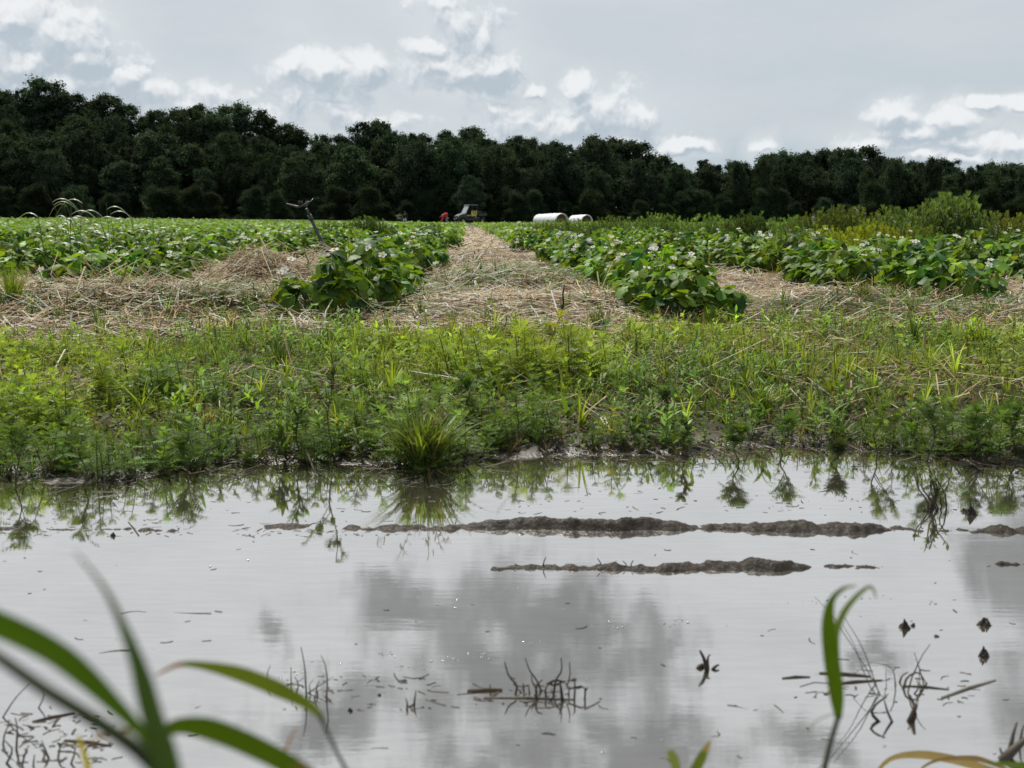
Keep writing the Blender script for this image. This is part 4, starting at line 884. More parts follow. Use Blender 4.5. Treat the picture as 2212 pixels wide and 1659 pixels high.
# scum bubbles film
fm2 = M(); n = 170; r = np.random.default_rng(11); uu = np.linspace(0, math.pi / 2, 4)
ctr = [(900,1440),(960,1425),(1030,1415),(1330,1350),(1460,1345),(1160,1390),(640,1455),(1750,1300),(1880,1290),(960,1310),(835,1410),(2000,1300)]
for k in range(n):
    c0 = ctr[r.integers(len(ctr))] if k < 110 else (r.uniform(0, 2212), r.uniform(1060, 1640)); A_ = on(c0[0] + r.normal(0, 22), c0[1] + r.normal(0, 5)); s_ = r.uniform(.0006, .0022)
    P_ = np.stack([A_[0] + 0 * uu, A_[1] + 0 * uu, -.0002 + s_ * .7 * np.sin(uu)], 1); fm2.tube(P_, s_ * np.cos(uu) + .0001, k=7, c=(.5, .5, .5))
FOAM = plain('foam', (.28, .27, .25), .15, .8, nscale=300)
tag(fm2.build('foam', FOAM), 'small specks and bubbles floating on the puddle', 'foam', kind='stuff')

# ------------------------------------------------------------------ foreground grass, close to the lens
def blade(e, pts, Yd, wpx, cb, name='blade', dY=0.0, side=(1, 0, 0), fold=.12, tipc=None, tube=False):
    """pts: pixel path; widths in pixels; Yd: distance"""
    ctr_ = np.array([np.append(at(p_[0], p_[1], Yd + dY * i_), 0) for i_, p_ in enumerate(pts)])[:, :3]
    q = smooth_path(ctr_); wd = np.interp(np.linspace(0, 1, len(q)), np.linspace(0, 1, len(wpx)), wpx) / F * Yd
    C = np.tile(np.asarray(cb, float), (len(q), 1))
    if tipc is not None: C[-5:] = np.asarray(tipc)
    m2 = M(); o = np.array(e.location)
    if tube: m2.tube(q - o, wd / 2, k=8, c=cb)
    else:
        T = np.gradient(q, axis=0); T /= np.linalg.norm(T, axis=1)[:, None]
        sd_ = np.cross(T, np.array([0, 1.0, .25])); m2.ribbon(q - o, wd, sd_, fold, C)
    return m2.build(name, BLADE, e)
FG = (.055, .105, .010)
e = empty('foreground_grass', (at(380,1900,.26)[0], .26, .05)); 
blade(e, [(395,1760),(335,1625),(250,1530),(150,1440),(60,1385),(-60,1335),(-160,1320)], .25, [20,26,50,80,84,84,70], FG, dY=.004)
blade(e, [(-60,1385),(0,1422),(100,1492),(230,1572),(330,1650),(400,1760),(430,2100)], .24, [20,26,30,34,40,34,26], (.07,.10,.035), 'stem', tube=True)
blade(e, [(372,1800),(350,1640),(322,1540),(295,1440),(262,1350),(222,1268),(160,1190)], .23, [74,78,66,58,40,24,14,4], FG, dY=.006)
blade(e, [(345,1590),(385,1572),(450,1580),(540,1615),(640,1668),(760,1760)], .33, [16,44,66,66,60,40], FG, tipc=(.12,.10,.04))
blade(e, [(168,1590),(180,1625),(192,1680),(200,1800)], .42, [8,14,18,18], (.35,.30,.08), 'dry_leaf')
blade(e, [(190,1602),(230,1590),(290,1575),(330,1590)], .36, [4,10,14,10], (.22,.14,.07), 'dry_leaf')
tag(e, 'out of focus cluster of broad green grass blades at the lower left', 'grass plant')
e = empty('foreground_grass', (at(790,2000,.42)[0], .42, .02))
blade(e, [(800,1900),(760,1700),(725,1620),(690,1545)], .42, [12,10,9,9], (.10,.13,.06), 'stem', tube=True)
blade(e, [(700,1560),(670,1528),(600,1492),(520,1460),(440,1440),(385,1437),(335,1460)], .42, [8,26,46,44,24,12,3], (.10,.16,.03), tipc=(.22,.12,.06))
blade(e, [(606,1700),(612,1640),(625,1600),(642,1570)], .45, [7,7,6,3], (.20,.13,.08), 'dry_leaf')
tag(e, 'thin arching grass blade with a brown tip on a stalk, lower left of centre', 'grass plant')
e = empty('foreground_grass', (at(1740,1950,.52)[0], .52, .02))
blade(e, [(1735,1950),(1770,1720),(1790,1620),(1812,1545)], .52, [20,16,13,12], (.13,.15,.09), 'stem', tube=True)
blade(e, [(1812,1555),(1808,1500),(1797,1420),(1790,1350),(1796,1300),(1822,1272),(1850,1266)], .52, [14,34,36,30,16,10,3], FG, dY=-.004)
blade(e, [(1805,1420),(1806,1370),(1826,1320),(1858,1282),(1882,1268),(1893,1292)], .54, [20,18,16,12,7,2], (.10,.15,.05))
blade(e, [(1806,1540),(1760,1560),(1745,1590)], .53, [3,3,2], (.14,.15,.12), 'dry_leaf')
tag(e, 'single upright green reed blade with a forked curling tip at lower right', 'grass plant')
e = empty('foreground_grass', (at(1500,1800,.6)[0], .6, .02))
blade(e, [(1475,1760),(1492,1690),(1515,1640),(1534,1600)], .6, [30,28,26,4], (.10,.14,.04), tipc=(.25,.2,.12))
blade(e, [(1470,1760),(1468,1690),(1455,1640),(1445,1622)], .6, [16,16,24,14], (.16,.2,.1))
tag(e, 'pair of short leaf tips just showing at the bottom edge right of centre', 'grass plant')
e = empty('dead_leaf', on(2040,1660)); 
blade(e, [(1885,1680),(1925,1640),(1990,1632),(2070,1645),(2160,1672),(2230,1690)], .93, [6,14,24,24,20,8], (.24,.19,.13), 'dry_leaf'); blade(e, [(1990,1660),(2030,1642),(2110,1640),(2180,1665)], .92, [6,10,16,6], (.16,.11,.08), 'dry_leaf')
tag(e, 'curled brown dead leaf lying at the bottom right edge', 'dead leaf')
e = empty('foreground_grass', (at(2230,1900,.7)[0], .7, .02))
blade(e, [(2290,1700),(2230,1660),(2180,1652),(2130,1648)], .7, [14,20,16,3], (.08,.12,.03))
tag(e, 'green leaf tip at the bottom right corner in front of the muddy root stub', 'grass plant')

# ------------------------------------------------------------------ field weeds, distant clumps
def weed_clump(px, base_y, Yd, h_, wid, n, label, seed, cb, flowers=0, group='weed clumps in the field', kind='lance'):
    global rng
    save = rng; rng = np.random.default_rng(seed)
    x0 = (px - CX) / F * Yd; z0 = float(gz(x0, Yd)); e = empty('weed_clump', (x0, Yd, z0)); m2 = M()
    n = int(n * 1.7); a = rng.random(n) * 6.28; rr = wid / 2 * np.sqrt(rng.random(n)); xx = rr * np.cos(a); yy = rr * np.sin(a) * .7
    hh = h_ * (1 - .55 * (rr / (wid / 2)) ** 2) * rng.uniform(.7, 1.08, n); v = rng.integers(0, 4, n)
    for k in range(4):
        q = v == k
        for kd, fr in (('oval', 0), ('feather', 1)):
            qq = q & ((np.arange(n) % 2) == fr)
            if qq.any():
                S = np.stack([hh[qq] * .36, hh[qq] * .36, hh[qq]], 1)
                m2.place(SPR[kd][k], rotz(rng.random(qq.sum()) * 6.28) @ rotx(rng.normal(0, .12, qq.sum())), np.stack([xx[qq], yy[qq], 0 * xx[qq]], 1), S, np.asarray(cb) * np.exp(rng.normal(0, .25, qq.sum()))[:, None])
    m2.build('foliage', WEED, e)
    if flowers:
        f2 = M(); b_ = rng.integers(0, n, flowers); t0 = M()
        for k in b_:
            c0 = np.array([xx[k], yy[k], hh[k] * 1.02])
            for j_ in range(4):
                c1 = c0 + rng.normal(0, .012 * Yd / 10, 3); s_ = .010 * Yd / 12
                f2.add(np.array([(-1, 0, 0), (0, -1, .2), (1, 0, 0), (0, 1, .2)]) * s_ + c1, np.array([(0, 1, 2, 3)]), (.62, .62, .58)); f2.add(np.array([(-1, 0, -.5), (0, .1, .8), (1, 0, -.5)]) * s_ * .8 + c1, np.array([(0, 1, 2)]), (.62, .62, .58))
        f2.build('flower_head', PETAL, e)
    rng = save
    return tag(e, label, 'weed', group)
WG = (.13, .20, .065); WY = (.20, .26, .03)
weed_clump(2040,500,11.0,.56,.95,360,'tallest weed clump with white flower heads at right',1,(.14,.21,.075),34)
weed_clump(1925,500,11.5,.47,.9,200,'lower weed clump sloping left from the tallest flowered one',2,WG,12)
weed_clump(1815,490,14,.50,1.5,420,'rounded weed mound left of the flowered clumps',3,(.12,.17,.05),8)
weed_clump(1700,495,15,.40,1.3,260,'low weed mound left of the rounded mound',4,WG,2)
weed_clump(1610,500,13,.42,.7,200,'bushy weed clump with a dark foot right of the white bales',5,(.075,.125,.04),2)
weed_clump(1530,500,14,.40,1.0,260,'weed clump with a spiky top behind the right strawberry rows',6,WG,2)
weed_clump(1420,500,16,.41,1.2,260,'feathery weed clump at the right end of the bales',7,WG,0)
weed_clump(1330,500,18,.40,1.4,260,'weed clump in front of the two white bales',8,(.10,.15,.05),0)
weed_clump(1220,495,20,.375,1.6,300,'low weed clump left of the white bales',9,WG,0)
weed_clump(2170,500,13,.42,1.5,320,'yellow-green weed clump at the right frame edge',10,(.16,.20,.05),4)
weed_clump(1880,530,9.6,.33,.75,200,'bright yellow-green weed patch below the rounded mound',11,(.26,.30,.03),0)
weed_clump(1790,530,9.2,.31,.6,150,'yellowish weed patch between strawberry plants at right',12,(.24,.28,.03),0)
weed_clump(1970,520,9.8,.33,.7,160,'olive weed patch in front of the flowered clumps',13,(.14,.19,.04),5)
weed_clump(1700,525,10,.31,.9,180,'grey-green low weeds with tiny white flowers at right',14,(.10,.15,.05),14)
weed_clump(1130,495,28,.30,2,200,'faint low weeds at the far end of the second row',15,WG,0)
weed_clump(795,500,19,.38,1.1,300,'weed clump with pale tops left of the bending worker',16,(.08,.13,.04),6)
weed_clump(720,500,20,.31,1.0,200,'low weed clump beyond the sprinkler pole',17,(.09,.14,.04),0)
weed_clump(930,500,18,.30,.8,160,'dark low weeds in front of the bending worker',18,(.07,.12,.035),0)
# tall grass with arching blades at left, against the wood
def arch_grass(px, top_y, Yd, n, label, seed, spread=.16):
    r = np.random.default_rng(seed); x0 = (px - CX) / F * Yd; z0 = float(gz(x0, Yd)); e = empty('tall_grass', (x0, Yd, z0)); h_ = at(px, top_y, Yd)[2] - z0; cu = M(); bl = M()
    for k in range(n):
        x1 = r.normal(0, spread * .4); lean = r.normal(0, spread * .5); H = h_ * r.uniform(.75, 1.0); t = np.linspace(0, 1, 6); q = np.stack([x1 + lean * t ** 1.5, r.normal(0, .03) + 0 * t, H * t], 1); cu.tube(q, .003, .0014, 3, (.16, .18, .09), False)
        for j_ in range(3):
            u = r.uniform(.45, .98); b0 = np.array([np.interp(u, t, q[:, i_]) for i_ in range(3)]); d_ = 1 if r.random() < .5 else -1; L = r.uniform(.12, .22); s_ = np.linspace(0, 1, 8)
            p_ = b0 + np.stack([d_ * L * s_ * .85, .02 * s_, L * (.75 * s_ - 1.15 * s_ ** 2)], 1); bl.ribbon(p_, .016 * np.array([.5, .9, 1, 1, .8, .6, .35, .05]), (0, 1, .3), .2, (.26, .32, .20))
    cu.build('stem', BLADE, e); bl.build('blade_cluster', BLADE, e); tag(e, label, 'tall grass', 'arching grasses standing over the left rows')
arch_grass(110,440,6.6,3,'arching grass leftmost of the grasses standing over the field',1)
arch_grass(170,420,6.8,4,'arching grass with a high bent leaf, second of the left grasses',2)
arch_grass(200,402,7.0,5,'tallest arching grass group standing before the wood',3,.2)
arch_grass(258,438,6.8,3,'arching grass with hooked leaf right of the tallest group',4)
arch_grass(318,452,6.8,2,'short single grass rightmost of the left grasses',5,.08)

# ------------------------------------------------------------------ sprinkler riser
base = at(712,560,8.6); top_ = at(660,447,8.45); e = empty('sprinkler_riser', base); D_ = top_ - base; U_ = D_ / np.linalg.norm(D_); L_ = np.linalg.norm(D_)
def seg(a, b2, r0, name, mt=GREYP, r1=None, k=12):
    m2 = M(); m2.tube([U_ * L_ * a, U_ * L_ * (a + b2) / 2, U_ * L_ * b2], r0, r1, k); return m2.build(name, mt, e)
seg(-.35, .80, .013, 'pipe'); seg(.10, .28, .018, 'coupling'); seg(.76, .85, .019, 'coupling', r1=.017); seg(.85, .97, .010, 'nozzle_neck')
m2 = M(); t0 = top_ - base; m2.tube([t0 + at(618,440,8.45) - at(660,447,8.45), t0 + [-.06, 0, .0], t0 + [.0, 0, .018], t0 + [.03, 0, .04]], [.005, .010, .010, .006], k=8); m2.build('sprinkler_head', GREYP, e)
m2 = M(); m2.tube([t0 + [-.02, 0, .02], t0 + [.03, 0, .03], t0 + [.06, .0, .06]], .006, .004, 6); m2.box(t0 + [-.055, -.015, .018], t0 + [-.025, .015, .045]); m2.build('swing_arm', BLACKP, e)
m2 = M(); m2.tube([t0 + [.0, 0, .0], t0 + [.012, 0, .02], t0 + [.008, 0, .045]], .010, .006, 8); m2.build('spring_cap', GREYP, e)
tag(e, 'leaning grey sprinkler riser pipe standing in the field left of centre', 'sprinkler')

# ------------------------------------------------------------------ wrapped bales
WRAP = plain('white_wrap', (.78, .79, .80), .35, .5, nscale=3, namp=.06, bstr=.5, bdist=.05); HAY = plain('hay_face', (.13, .085, .055), .9, .1, nscale=9, namp=.5)
def bales(px_face, py_c, Yd, rad, length, yaw, label, seed):
    r = np.random.default_rng(seed); c0 = at(px_face, py_c, Yd); c0[2] = float(gz(c0[0], c0[1])) - .30; e = empty('wrapped_bale_tube', c0, yaw); m2 = M()
    k = 40; n = int(length / .12); u = np.linspace(0, length, n); ang = np.arange(k) / k * 2 * math.pi
    bulge = 1 + .035 * np.abs(np.sin(u / 1.25 * math.pi)) - .02; droop = 1 - .10 * sst(u, length * .3, length)
    rings = []
    for i_ in range(n):
        rr = rad * bulge[i_] * droop[i_] * (1 + .012 * np.sin(ang * 7 + i_ * .7) + .01 * np.sin(ang * 11 - i_)); 
        if i_ == n - 1: rr = rr * .75
        rings.append(np.stack([0 * ang + u[i_], rr * np.cos(ang), rad + rr * np.sin(ang)], 1))
    inner = [np.stack([0 * ang + dd, rad * f_ * np.cos(ang), rad + rad * f_ * np.sin(ang)], 1) for dd, f_ in ((-.03, .90), (.30, .86))]
    rings = inner[::-1] + rings; V = np.concatenate(rings); N = len(rings); i, j = np.meshgrid(np.arange(N - 1), np.arange(k), indexing='ij'); i = i.ravel(); j = j.ravel(); j2 = (j + 1) % k
    m2.add(V, [np.stack([i * k + j, i * k + j2, (i + 1) * k + j2, (i + 1) * k + j], 1), (np.arange(k) + (N - 1) * k)[None]]); m2.build('wrap', WRAP, e)
    m3 = M(); rs = np.linspace(0, .86 * rad, 9); V = []
    for a_ in rs: V.append(np.stack([.24 + .05 * r.random(k), a_ * np.cos(ang), rad + a_ * np.sin(ang)], 1))
    V = np.concatenate(V); i, j = np.meshgrid(np.arange(8), np.arange(k), indexing='ij'); i = i.ravel(); j = j.ravel(); j2 = (j + 1) % k
    m3.add(V, np.stack([i * k + j, i * k + j2, (i + 1) * k + j2, (i + 1) * k + j], 1)); m3.build('hay', HAY, e)
    return tag(e, label, 'silage bales', 'white wrapped bales at the end of the field')
# local +X runs away from the open face
bales(1214,485,118,.74,6.2,R(112),'larger white wrapped bale tube with dark open end, left of two',1)
bales(1268,487,124,.68,4.2,R(108),'smaller white wrapped bale tube with brown hay face, right of two',2)

# ------------------------------------------------------------------ utility vehicle
UTVG = plain('dark_green_paint', (.02, .035, .022), .35, .5); UGL = plain('windshield_plastic', (.30, .33, .36), .12, .8, nscale=2, namp=.1); UY = plain('yellow_vinyl', (.50, .44, .10), .5, .4, nscale=6, namp=.15); RUB = plain('rubber', (.015, .015, .015), .85, .2); RIM = plain('rim_paint', (.30, .27, .12), .5, .4); LAMP = plain('lamp_glass', (.5, .5, .5), .1, .8)
cu = at(1014,485,122); cu[2] = float(gz(cu[0], cu[1])) + .10; e = empty('utility_vehicle', cu, R(180 + 28))    # local +X is forward
m2 = M(); m2.box((-.95, -.68, .42), (1.25, .68, .62)); m2.box((-.55, -.70, .34), (.75, .70, .48)); m2.build('chassis', BLACKP, e, False)
m2 = M(); V = np.array([(1.55, -.55, .55), (1.55, .55, .55), (.62, .68, .55), (.62, -.68, .55), (1.50, -.48, .82), (1.50, .48, .82), (.62, .62, 1.10), (.62, -.62, 1.10), (1.15, -.55, .98), (1.15, .55, .98)])
m2.add(V, [np.array([(0, 1, 5, 4), (8, 9, 6, 7), (4, 5, 9, 8), (0, 3, 2, 1)]), np.array([(0, 4, 8, 7, 3), (1, 2, 6, 9, 5)])]); hood = m2.build('hood', UTVG, e, False)
m2 = M(); m2.box((1.555, -.40, .60), (1.575, .40, .74)); m2.build('grille', BLACKP, hood, False)
for s in (-1, 1):
    m2 = M(); m2.box((1.50, s * .42 - .09, .72), (1.56, s * .42 + .09, .81)); m2.build('headlight', LAMP, e, False)
m2 = M(); m2.tube([(1.66, -.5, .48), (1.70, 0, .50), (1.66, .5, .48)], .035, k=8); m2.tube([(1.5, -.4, .45), (1.68, -.4, .48)], .03, k=6); m2.tube([(1.5, .4, .45), (1.68, .4, .48)], .03, k=6); m2.build('bumper', BLACKP, e)
m2 = M()
for s in (-1, 1):
    m2.tube([(.66, s * .64, 1.05), (.40, s * .62, 1.55), (.22, s * .60, 1.90)], .03, k=8); m2.tube([(.22, s * .60, 1.90), (-.25, s * .60, 1.94), (-.62, s * .60, 1.90)], .03, k=8); m2.tube([(-.62, s * .60, 1.90), (-.70, s * .62, 1.2), (-.72, s * .64, .6)], .03, k=8)
m2.tube([(-.62, -.6, 1.9), (-.62, .6, 1.9)], .03, k=8); m2.tube([(.22, -.6, 1.9), (.22, .6, 1.9)], .03, k=8); m2.tube([(-.7, -.62, 1.2), (-.7, .62, 1.2)], .025, k=8); m2.build('roll_cage', BLACKP, e)
m2 = M(); m2.box((-.72, -.68, 1.93), (.36, .68, 2.0), taper=.03); m2.build('roof', plain('roof_plastic', (.16, .17, .17), .35, .5), e, False)
m2 = M(); q = np.array([(.69, -.58, 1.08), (.69, .58, 1.08), (.28, .54, 1.88), (.28, -.54, 1.88)]); m2.add(np.concatenate([q, q + [.015, 0, .008]]), np.array([(0, 3, 2, 1), (4, 5, 6, 7), (0, 1, 5, 4), (1, 2, 6, 5), (2, 3, 7, 6), (3, 0, 4, 7)])); m2.build('windshield', UGL, e, False)
m2 = M(); m2.box((-.55, -.60, .78), (-.02, .60, .92), taper=.02); m2.build('seat', UY, e, False)
m2 = M(); m2.box((-.64, -.60, .90), (-.50, .60, 1.38), taper=.02); m2.build('backrest', UY, e, False)
m2 = M(); a = np.linspace(0, 2 * math.pi, 17); m2.tube(np.stack([.36 + .05 * np.cos(a), .3 + .17 * np.sin(a), 1.12 + .16 * np.cos(a)], 1), .015, k=5, caps=False); m2.tube([(.36, .3, 1.12), (.58, .3, .95)], .02, k=6); m2.build('steering_wheel', BLACKP, e)
m2 = M()
for lo, hi in (((-1.75, -.72, .80), (-.78, .72, .84)), ((-1.75, -.72, .84), (-.78, -.68, 1.12)), ((-1.75, .68, .84), (-.78, .72, 1.12)), ((-.82, -.68, .84), (-.78, .68, 1.12)), ((-1.75, -.68, .84), (-1.71, .68, 1.10))): m2.box(lo, hi)
bed = m2.build('cargo_bed', UTVG, e, False); m2 = M(); m2.tube([(-1.75, -.72, 1.22), (-.8, -.72, 1.26), (-.8, .72, 1.26), (-1.75, .72, 1.22)], .02, k=6); m2.build('rail', BLACKP, bed)
def wheel(x_, y_, r0):
    m2 = M(); s = 1 if y_ > 0 else -1; prof = [(-.13, .62), (-.13, .92), (-.09, 1.0), (.09, 1.0), (.13, .92), (.13, .62)]
    pts = np.array([(x_, y_ + p_[0], r0) for p_ in prof]); k = 22; ang = np.arange(k) / k * 6.2832
    V = np.concatenate([np.stack([x_ + p_[1] * r0 * np.cos(ang), 0 * ang + y_ + p_[0], r0 + p_[1] * r0 * np.sin(ang)], 1) for p_ in prof]); i, j = np.meshgrid(np.arange(5), np.arange(k), indexing='ij'); i = i.ravel(); j = j.ravel(); j2 = (j + 1) % k
    m2.add(V, np.stack([i * k + j, (i + 1) * k + j, (i + 1) * k + j2, i * k + j2], 1)); wo_ = m2.build('wheel', RUB, e); m3 = M()
    m3.tube([(x_, y_ - .10, r0), (x_, y_, r0), (x_, y_ + .10, r0)], [.6 * r0, .35 * r0, .6 * r0], k=18); m3.build('rim', RIM, wo_)
for x_ in (1.08, -1.22):
    for s in (-1, 1): wheel(x_, s * .60, .31)
for x_ in (1.08, -1.22):
    for s in (-1, 1):
        m2 = M(); a = np.linspace(.15, math.pi - .15, 9); m2.ribbon(np.stack([x_ + .40 * np.cos(a), 0 * a + s * .60, .31 + .38 * np.sin(a)], 1), np.full(9, .28), (0, 1, 0), .02); m2.build('fender', UTVG, e)
tag(e, 'dark utility vehicle with slanted windshield and yellow seat, at the end of the path', 'utility vehicle')

# ------------------------------------------------------------------ field workers
SKIN = plain('skin', (.36, .22, .16), .6, .3); RED = plain('red_jacket', (.62, .03, .06), .7, .2, nscale=12, namp=.15); DKC = plain('dark_cloth', (.02, .022, .03), .9, .1); GREYC = plain('grey_cloth', (.20, .20, .21), .9, .1); WHC = plain('white_cloth', (.5, .5, .5), .9, .1); HAIR = plain('hair', (.03, .02, .015), .7, .2)
def skin_mesh(name, verts, edges, radii, mt, parent, root=0, mats=None):
    me = bpy.data.meshes.new(name); me.from_pydata([tuple(v) for v in verts], edges, []); o = bpy.data.objects.new(name, me); col.objects.link(o); me.materials.append(mt)
    sm = o.modifiers.new('skin', 'SKIN')
    for i_, r_ in enumerate(radii): me.skin_vertices[0].data[i_].radius = (r_, r_)
    me.skin_vertices[0].data[root].use_root = True; sm.use_smooth_shade = True
    ss_ = o.modifiers.new('sub', 'SUBSURF'); ss_.levels = 1; ss_.render_levels = 1
    if parent: o.parent = parent
    return o
def person(px, Yd, rz, J, label, top_m, leg_m, cap_m, sleeves=True):
    """J: joints. body is one skinned surface; clothes are slightly larger skinned children"""
    x0 = (px - CX) / F * Yd; e = empty('person', (x0, Yd, float(gz(x0, Yd))), rz)
    N = ['pel','sp','ch','nk','hd','sL','eL','hL','sR','eR','hR','kL','aL','tL','kR','aR','tR']
    V = [J[n_] for n_ in N]; ix = {n_: i_ for i_, n_ in enumerate(N)}
    E = [('pel','sp'),('sp','ch'),('ch','nk'),('nk','hd'),('ch','sL'),('sL','eL'),('eL','hL'),('ch','sR'),('sR','eR'),('eR','hR'),('pel','kL'),('kL','aL'),('aL','tL'),('pel','kR'),('kR','aR'),('aR','tR')]
    rad = dict(pel=.13,sp=.12,ch=.14,nk=.055,hd=.095,sL=.055,eL=.042,hL=.04,sR=.055,eR=.042,hR=.04,kL=.062,aL=.045,tL=.04,kR=.062,aR=.045,tR=.04)
    skin_mesh('body', V, [(ix[a], ix[c_]) for a, c_ in E], [rad[n_] for n_ in N], SKIN, e)
    T_ = ['pel','sp','ch','sL','eL','sR','eR']; 
    V2 = [J[n_] for n_ in T_] + [np.array(J['eL']) * .25 + np.array(J['hL']) * .75, np.array(J['eR']) * .25 + np.array(J['hR']) * .75]
    skin_mesh('jacket', V2, [(0, 1), (1, 2), (2, 3), (3, 4), (2, 5), (5, 6), (4, 7), (6, 8)], [.22, .25, .26, .12, .065, .08, .065, .055, .055], top_m, e)
    V3 = [J['pel'], J['kL'], np.array(J['aL']) + [0, 0, .03], J['kR'], np.array(J['aR']) + [0, 0, .03]]
    skin_mesh('trousers', V3, [(0, 1), (1, 2), (0, 3), (3, 4)], [.15, .085, .06, .085, .06], leg_m, e)
    h_ = np.array(J['hd']); m2 = M(); a = np.linspace(-.35, 1, 7) * math.pi / 2; m2.tube(np.stack([0 * a + h_[0], 0 * a + h_[1], h_[2] + .02 + .115 * np.sin(a)], 1), .115 * np.cos(a) + .002, k=12); m2.build('cap', cap_m, e)
    return tag(e, label, 'person')
person(968, 100, R(190), dict(pel=(0,0,.82),sp=(.16,0,.98),ch=(.36,0,.96),nk=(.50,0,.80),hd=(.58,0,.68),sL=(.38,.19,.88),eL=(.42,.24,.60),hL=(.50,.18,.36),sR=(.38,-.19,.88),eR=(.44,-.24,.60),hR=(.56,-.16,.34),kL=(.08,.13,.45),aL=(0,.14,.08),tL=(.16,.14,.04),kR=(.10,-.13,.45),aR=(-.06,-.14,.08),tR=(.10,-.14,.04)),
       'worker in a red jacket bent over the plants left of the utility vehicle', RED, GREYC, HAIR)
person(879, 118, R(250), dict(pel=(0,0,.55),sp=(.04,0,.72),ch=(.12,0,.92),nk=(.16,0,1.08),hd=(.20,0,1.2),sL=(.12,.18,1.0),eL=(.24,.22,.76),hL=(.44,.16,.66),sR=(.12,-.18,1.0),eR=(.26,-.22,.76),hR=(.46,-.12,.66),kL=(.34,.14,.52),aL=(.16,.14,.10),tL=(.32,.14,.04),kR=(.30,-.14,.46),aR=(-.02,-.14,.10),tR=(.12,-.14,.04)),
       'dark clothed worker with a pale patch crouching in the field before the wood', DKC, WHC, HAIR)

# ------------------------------------------------------------------ trees of the wood
def crown_mesh(seed, kind):
    r = np.random.default_rng(seed); m2 = M()
    quad = (np.array([(-.5, -.35, 0), (0, -.5, .12), (.5, -.3, 0), (.42, .4, -.1), (0, .55, .05), (-.45, .38, -.12)]), [np.array([(0, 1, 4, 5), (1, 2, 3, 4)])], np.ones(6))
    lobes = []
    def prof(zz):
        if kind == 'broad': return .40 * math.sin(math.pi * min(1, max(.10, zz ** .85 * .93))) ** .7
        if kind == 'tall': return .25 * math.sin(math.pi * min(1, max(.14, zz * .95))) ** .6
        if kind == 'conifer': return .24 * (1 - zz) + .01
        return .46 * max(.1, 1 - zz * .9) ** .5
    lump = [(r.random() * 6.28, r.uniform(.1, .9), r.uniform(-.3, .25)) for _ in range(7)]
    nl_ = {'broad': 95, 'tall': 80, 'conifer': 70, 'bush': 40}[kind]
    for k in range(nl_):
        a = r.random() * 6.28; zz = r.uniform(.06, .93); R_ = prof(zz)
        for (la, lz, lv) in lump: R_ *= 1 + lv * math.exp(-((math.cos(a - la) - 1) / .5) ** 2 - ((zz - lz) / .16) ** 2)
        R_ *= r.uniform(.55, 1.06); s0 = r.uniform(.04, .095) * (1.5 if kind == 'bush' else 1.0) * (.75 if kind == 'conifer' else 1)
        lobes.append((R_ * math.cos(a), R_ * math.sin(a), zz + .03, s0))
    for k in range(9):
        a = r.random() * 6.28; lobes.append((.05 * math.cos(a), .05 * math.sin(a), r.uniform(.9, 1.0), r.uniform(.025, .045)))
    for k in range(6): zz = .12 + .12 * k; lobes.append((r.normal(0, .02), r.normal(0, .02), zz, prof(zz) * .62))
    tone = {'broad': (.040, .060, .032), 'tall': (.050, .072, .038), 'conifer': (.030, .045, .030), 'bush': (.036, .056, .026)}[kind]
    tint = np.array([.92 + .08 * (seed % 3 == 0), 1.0, 1 + .15 * (seed % 2)]) * (.85 + .12 * (seed % 4))
    for (x_, y_, z_, s_) in lobes:
        n = int(26000 * s_ ** 1.75) + 60
        d_ = r.normal(0, 1, (n, 3)); d_ /= np.linalg.norm(d_, axis=1)[:, None]; rad_ = s_ * np.minimum(1.25 * np.abs(r.normal(0, .62, n)), 1.25 + .2 * r.random(n)) * (1 + .25 * (r.random(n) - .5)) ; T = np.array([x_, y_, z_]) + d_ * rad_[:, None] * np.array([1, 1, .85])
        c0 = np.asarray(tone) * tint * math.exp(r.normal(0, .16)); C = c0 * np.exp(r.normal(0, .25, n))[:, None]
        Rm = rotz(r.random(n) * 6.28) @ rotx(r.normal(0, .8, n)) @ roty(r.normal(0, .5, n)); m2.place(quad, Rm, T, (.0125 + .009 * r.random(n)), C)
    return m2.mesh('crown', TREE)
def trunk_mesh(seed, birch=False):
    r = np.random.default_rng(seed); m2 = M(); t = np.linspace(0, .82, 8); q = np.stack([.01 * np.sin(t * 7 + seed), .01 * np.cos(t * 5 + seed) - .01, t], 1); m2.tube(q, .016 if not birch else .010, .004, 8)
    for k in range(8):
        u = r.uniform(.25, .75); b0 = np.array([np.interp(u, t, q[:, i_]) for i_ in range(3)]); a = r.random() * 6.28; L = r.uniform(.12, .28) * (1.1 - u); s_ = np.linspace(0, 1, 4); m2.tube(b0 + np.stack([math.cos(a) * L * s_, math.sin(a) * L * s_, L * .8 * s_ ** .8], 1), .006, .002, 5, caps=False)
    return m2.mesh('trunk', BIRCH if birch else BARK)
CR = {'broad': [crown_mesh(50 + k, 'broad') for k in range(5)], 'tall': [crown_mesh(70 + k, 'tall') for k in range(4)], 'conifer': [crown_mesh(90 + k, 'conifer') for k in range(2)], 'bush': [crown_mesh(95 + k, 'bush') for k in range(3)]}
TK = [trunk_mesh(k) for k in range(3)]; TB = trunk_mesh(9, True)
TR = random.Random(21)
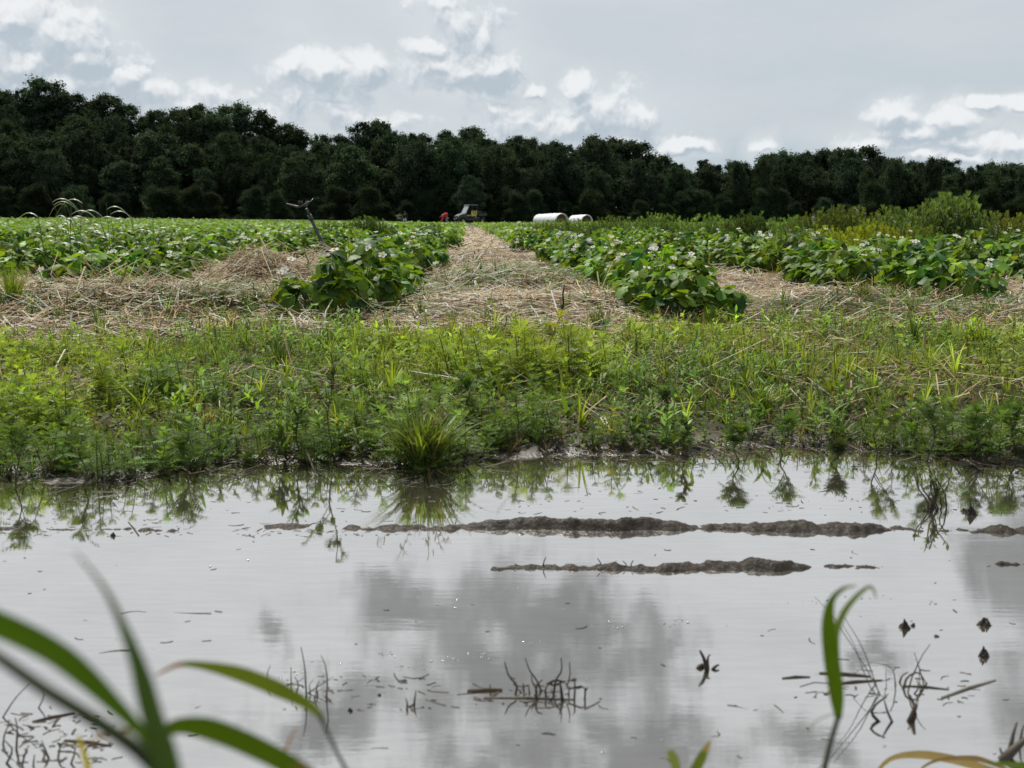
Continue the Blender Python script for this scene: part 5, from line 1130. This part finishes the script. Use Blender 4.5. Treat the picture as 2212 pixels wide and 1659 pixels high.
def tree(kind, x_, y_, h_, label, wide=1.0, group='trees of the wood beyond the field', birch=False, zo=-.2):
    e = empty({'broad': 'broadleaf_tree', 'tall': 'slender_tree', 'conifer': 'conifer_tree', 'bush': 'bush'}[kind], (x_, y_, float(gz(x_, y_)) + zo), TR.uniform(0, 6.28)); e.scale = (h_ * wide, h_ * wide, h_)
    o = bpy.data.objects.new('crown', TR.choice(CR[kind])); col.objects.link(o); o.parent = e
    if kind != 'bush' or True:
        o = bpy.data.objects.new('trunk', TB if birch else TR.choice(TK)); col.objects.link(o); o.parent = e
    return tag(e, label, 'bush' if kind == 'bush' else 'tree', group)
def zone(x_, y_):
    a = x_ / y_ * F + CX
    for lim, nm in ((250, 'at the far left of the wood'), (600, 'on the left slope of the wood'), (900, 'in the wood beyond the sprinkler pole'), (1150, 'in the wood behind the utility vehicle'), (1450, 'behind the white bales'), (1750, 'right of the white bales'), (2000, 'behind the rounded weed mound'), (9999, 'at the far right of the wood')):
        if a < lim: return nm
rowsY = [(219, 7.0, 'front rank'), (227, 7.2, 'second rank'), (235, 7.4, 'middle rank'), (243, 7.4, 'upper rank'), (252, 4.6, 'skyline rank')]
ntree = 0
for ri, (Yr, step, nm) in enumerate(rowsY):
    x_ = -.53 * Yr
    while x_ < .53 * Yr:
        xx = x_ + TR.uniform(-1.2, 1.2); yy = Yr + TR.uniform(-2, 2); zg = float(gz(xx, yy)); a_ = xx / yy * 255
        top = float(skyline(a_)); hill = float(np.interp(a_, _smx, _smz))
        if nm == 'skyline rank':
            ztop = .5 + (top - .5) * yy / 255; kind = TR.choice(['broad', 'tall', 'tall', 'tall']); h_ = (ztop - zg) * TR.uniform(.84, .98)
            if 1480 < xx / yy * F + CX < 1560: kind = 'conifer'
        else:
            lim = (top - .5) * yy / 255
            if nm == 'upper rank' and hill < 3: x_ += step; continue
            kind = TR.choice(['broad', 'broad', 'broad', 'tall']); h_ = TR.uniform(9, 15.5) if hill > 2 else TR.uniform(9, 12.5)
            h_ = min(h_, max(6, lim - zg - .8 if ri else lim * .88))
            if hill < 3 and ri == 2: h_ = (lim - zg) * TR.uniform(.72, .93)
        wide = TR.uniform(.72, .95) if kind == 'broad' else TR.uniform(.9, 1.3)
        if h_ > 4:
            tree(kind, xx, yy, h_, ('dark green ' + {'broad': 'round crowned tree', 'tall': 'slender tree', 'conifer': 'conifer'}[kind] + ' ' + zone(xx, yy) + ', ' + nm), wide); ntree += 1
        x_ += step
for (px, h_, lb) in [(2000, 12, 'pale trunked birch behind the flowered weeds, front of the wood'), (1918, 11.5, 'birch with a white fork in its trunk at right'), (1590, 11, 'thin grey trunked birch right of the bales'), (2195, 10, 'pale trunked birch at the right frame edge'), (1640, 12, 'second thin trunked birch right of the bales'), (1862, 10, 'short white trunked birch left of the forked one')]:
    tree('tall', (px - CX) / F * 213, 213, h_, lb, .62, 'birches along the edge of the wood', True); ntree += 1
for k in range(62):
    px = -180 + k * 42 + TR.uniform(-25, 25); yb = 210 + TR.uniform(-2, 3); x_ = (px - CX) / F * yb
    tree('bush', x_, yb, TR.uniform(3.2, 6.5), 'low dark bush ' + zone(x_, yb) + ', under the trees', 1.15, 'bushes along the foot of the wood')
tree('bush', (1880 - CX) / F * 200, 200, 7.0, 'brighter olive bush standing before the wood behind the weed mounds', 1.0, 'bushes along the foot of the wood')
tree('broad', (1015 - CX) / F * 205, 205, 8.5, 'paler green leafy tree just behind the utility vehicle', .8)
print('trees', ntree, 'objects', len(bpy.data.objects), 'faces', sum(len(m_.polygons) for m_ in bpy.data.meshes))
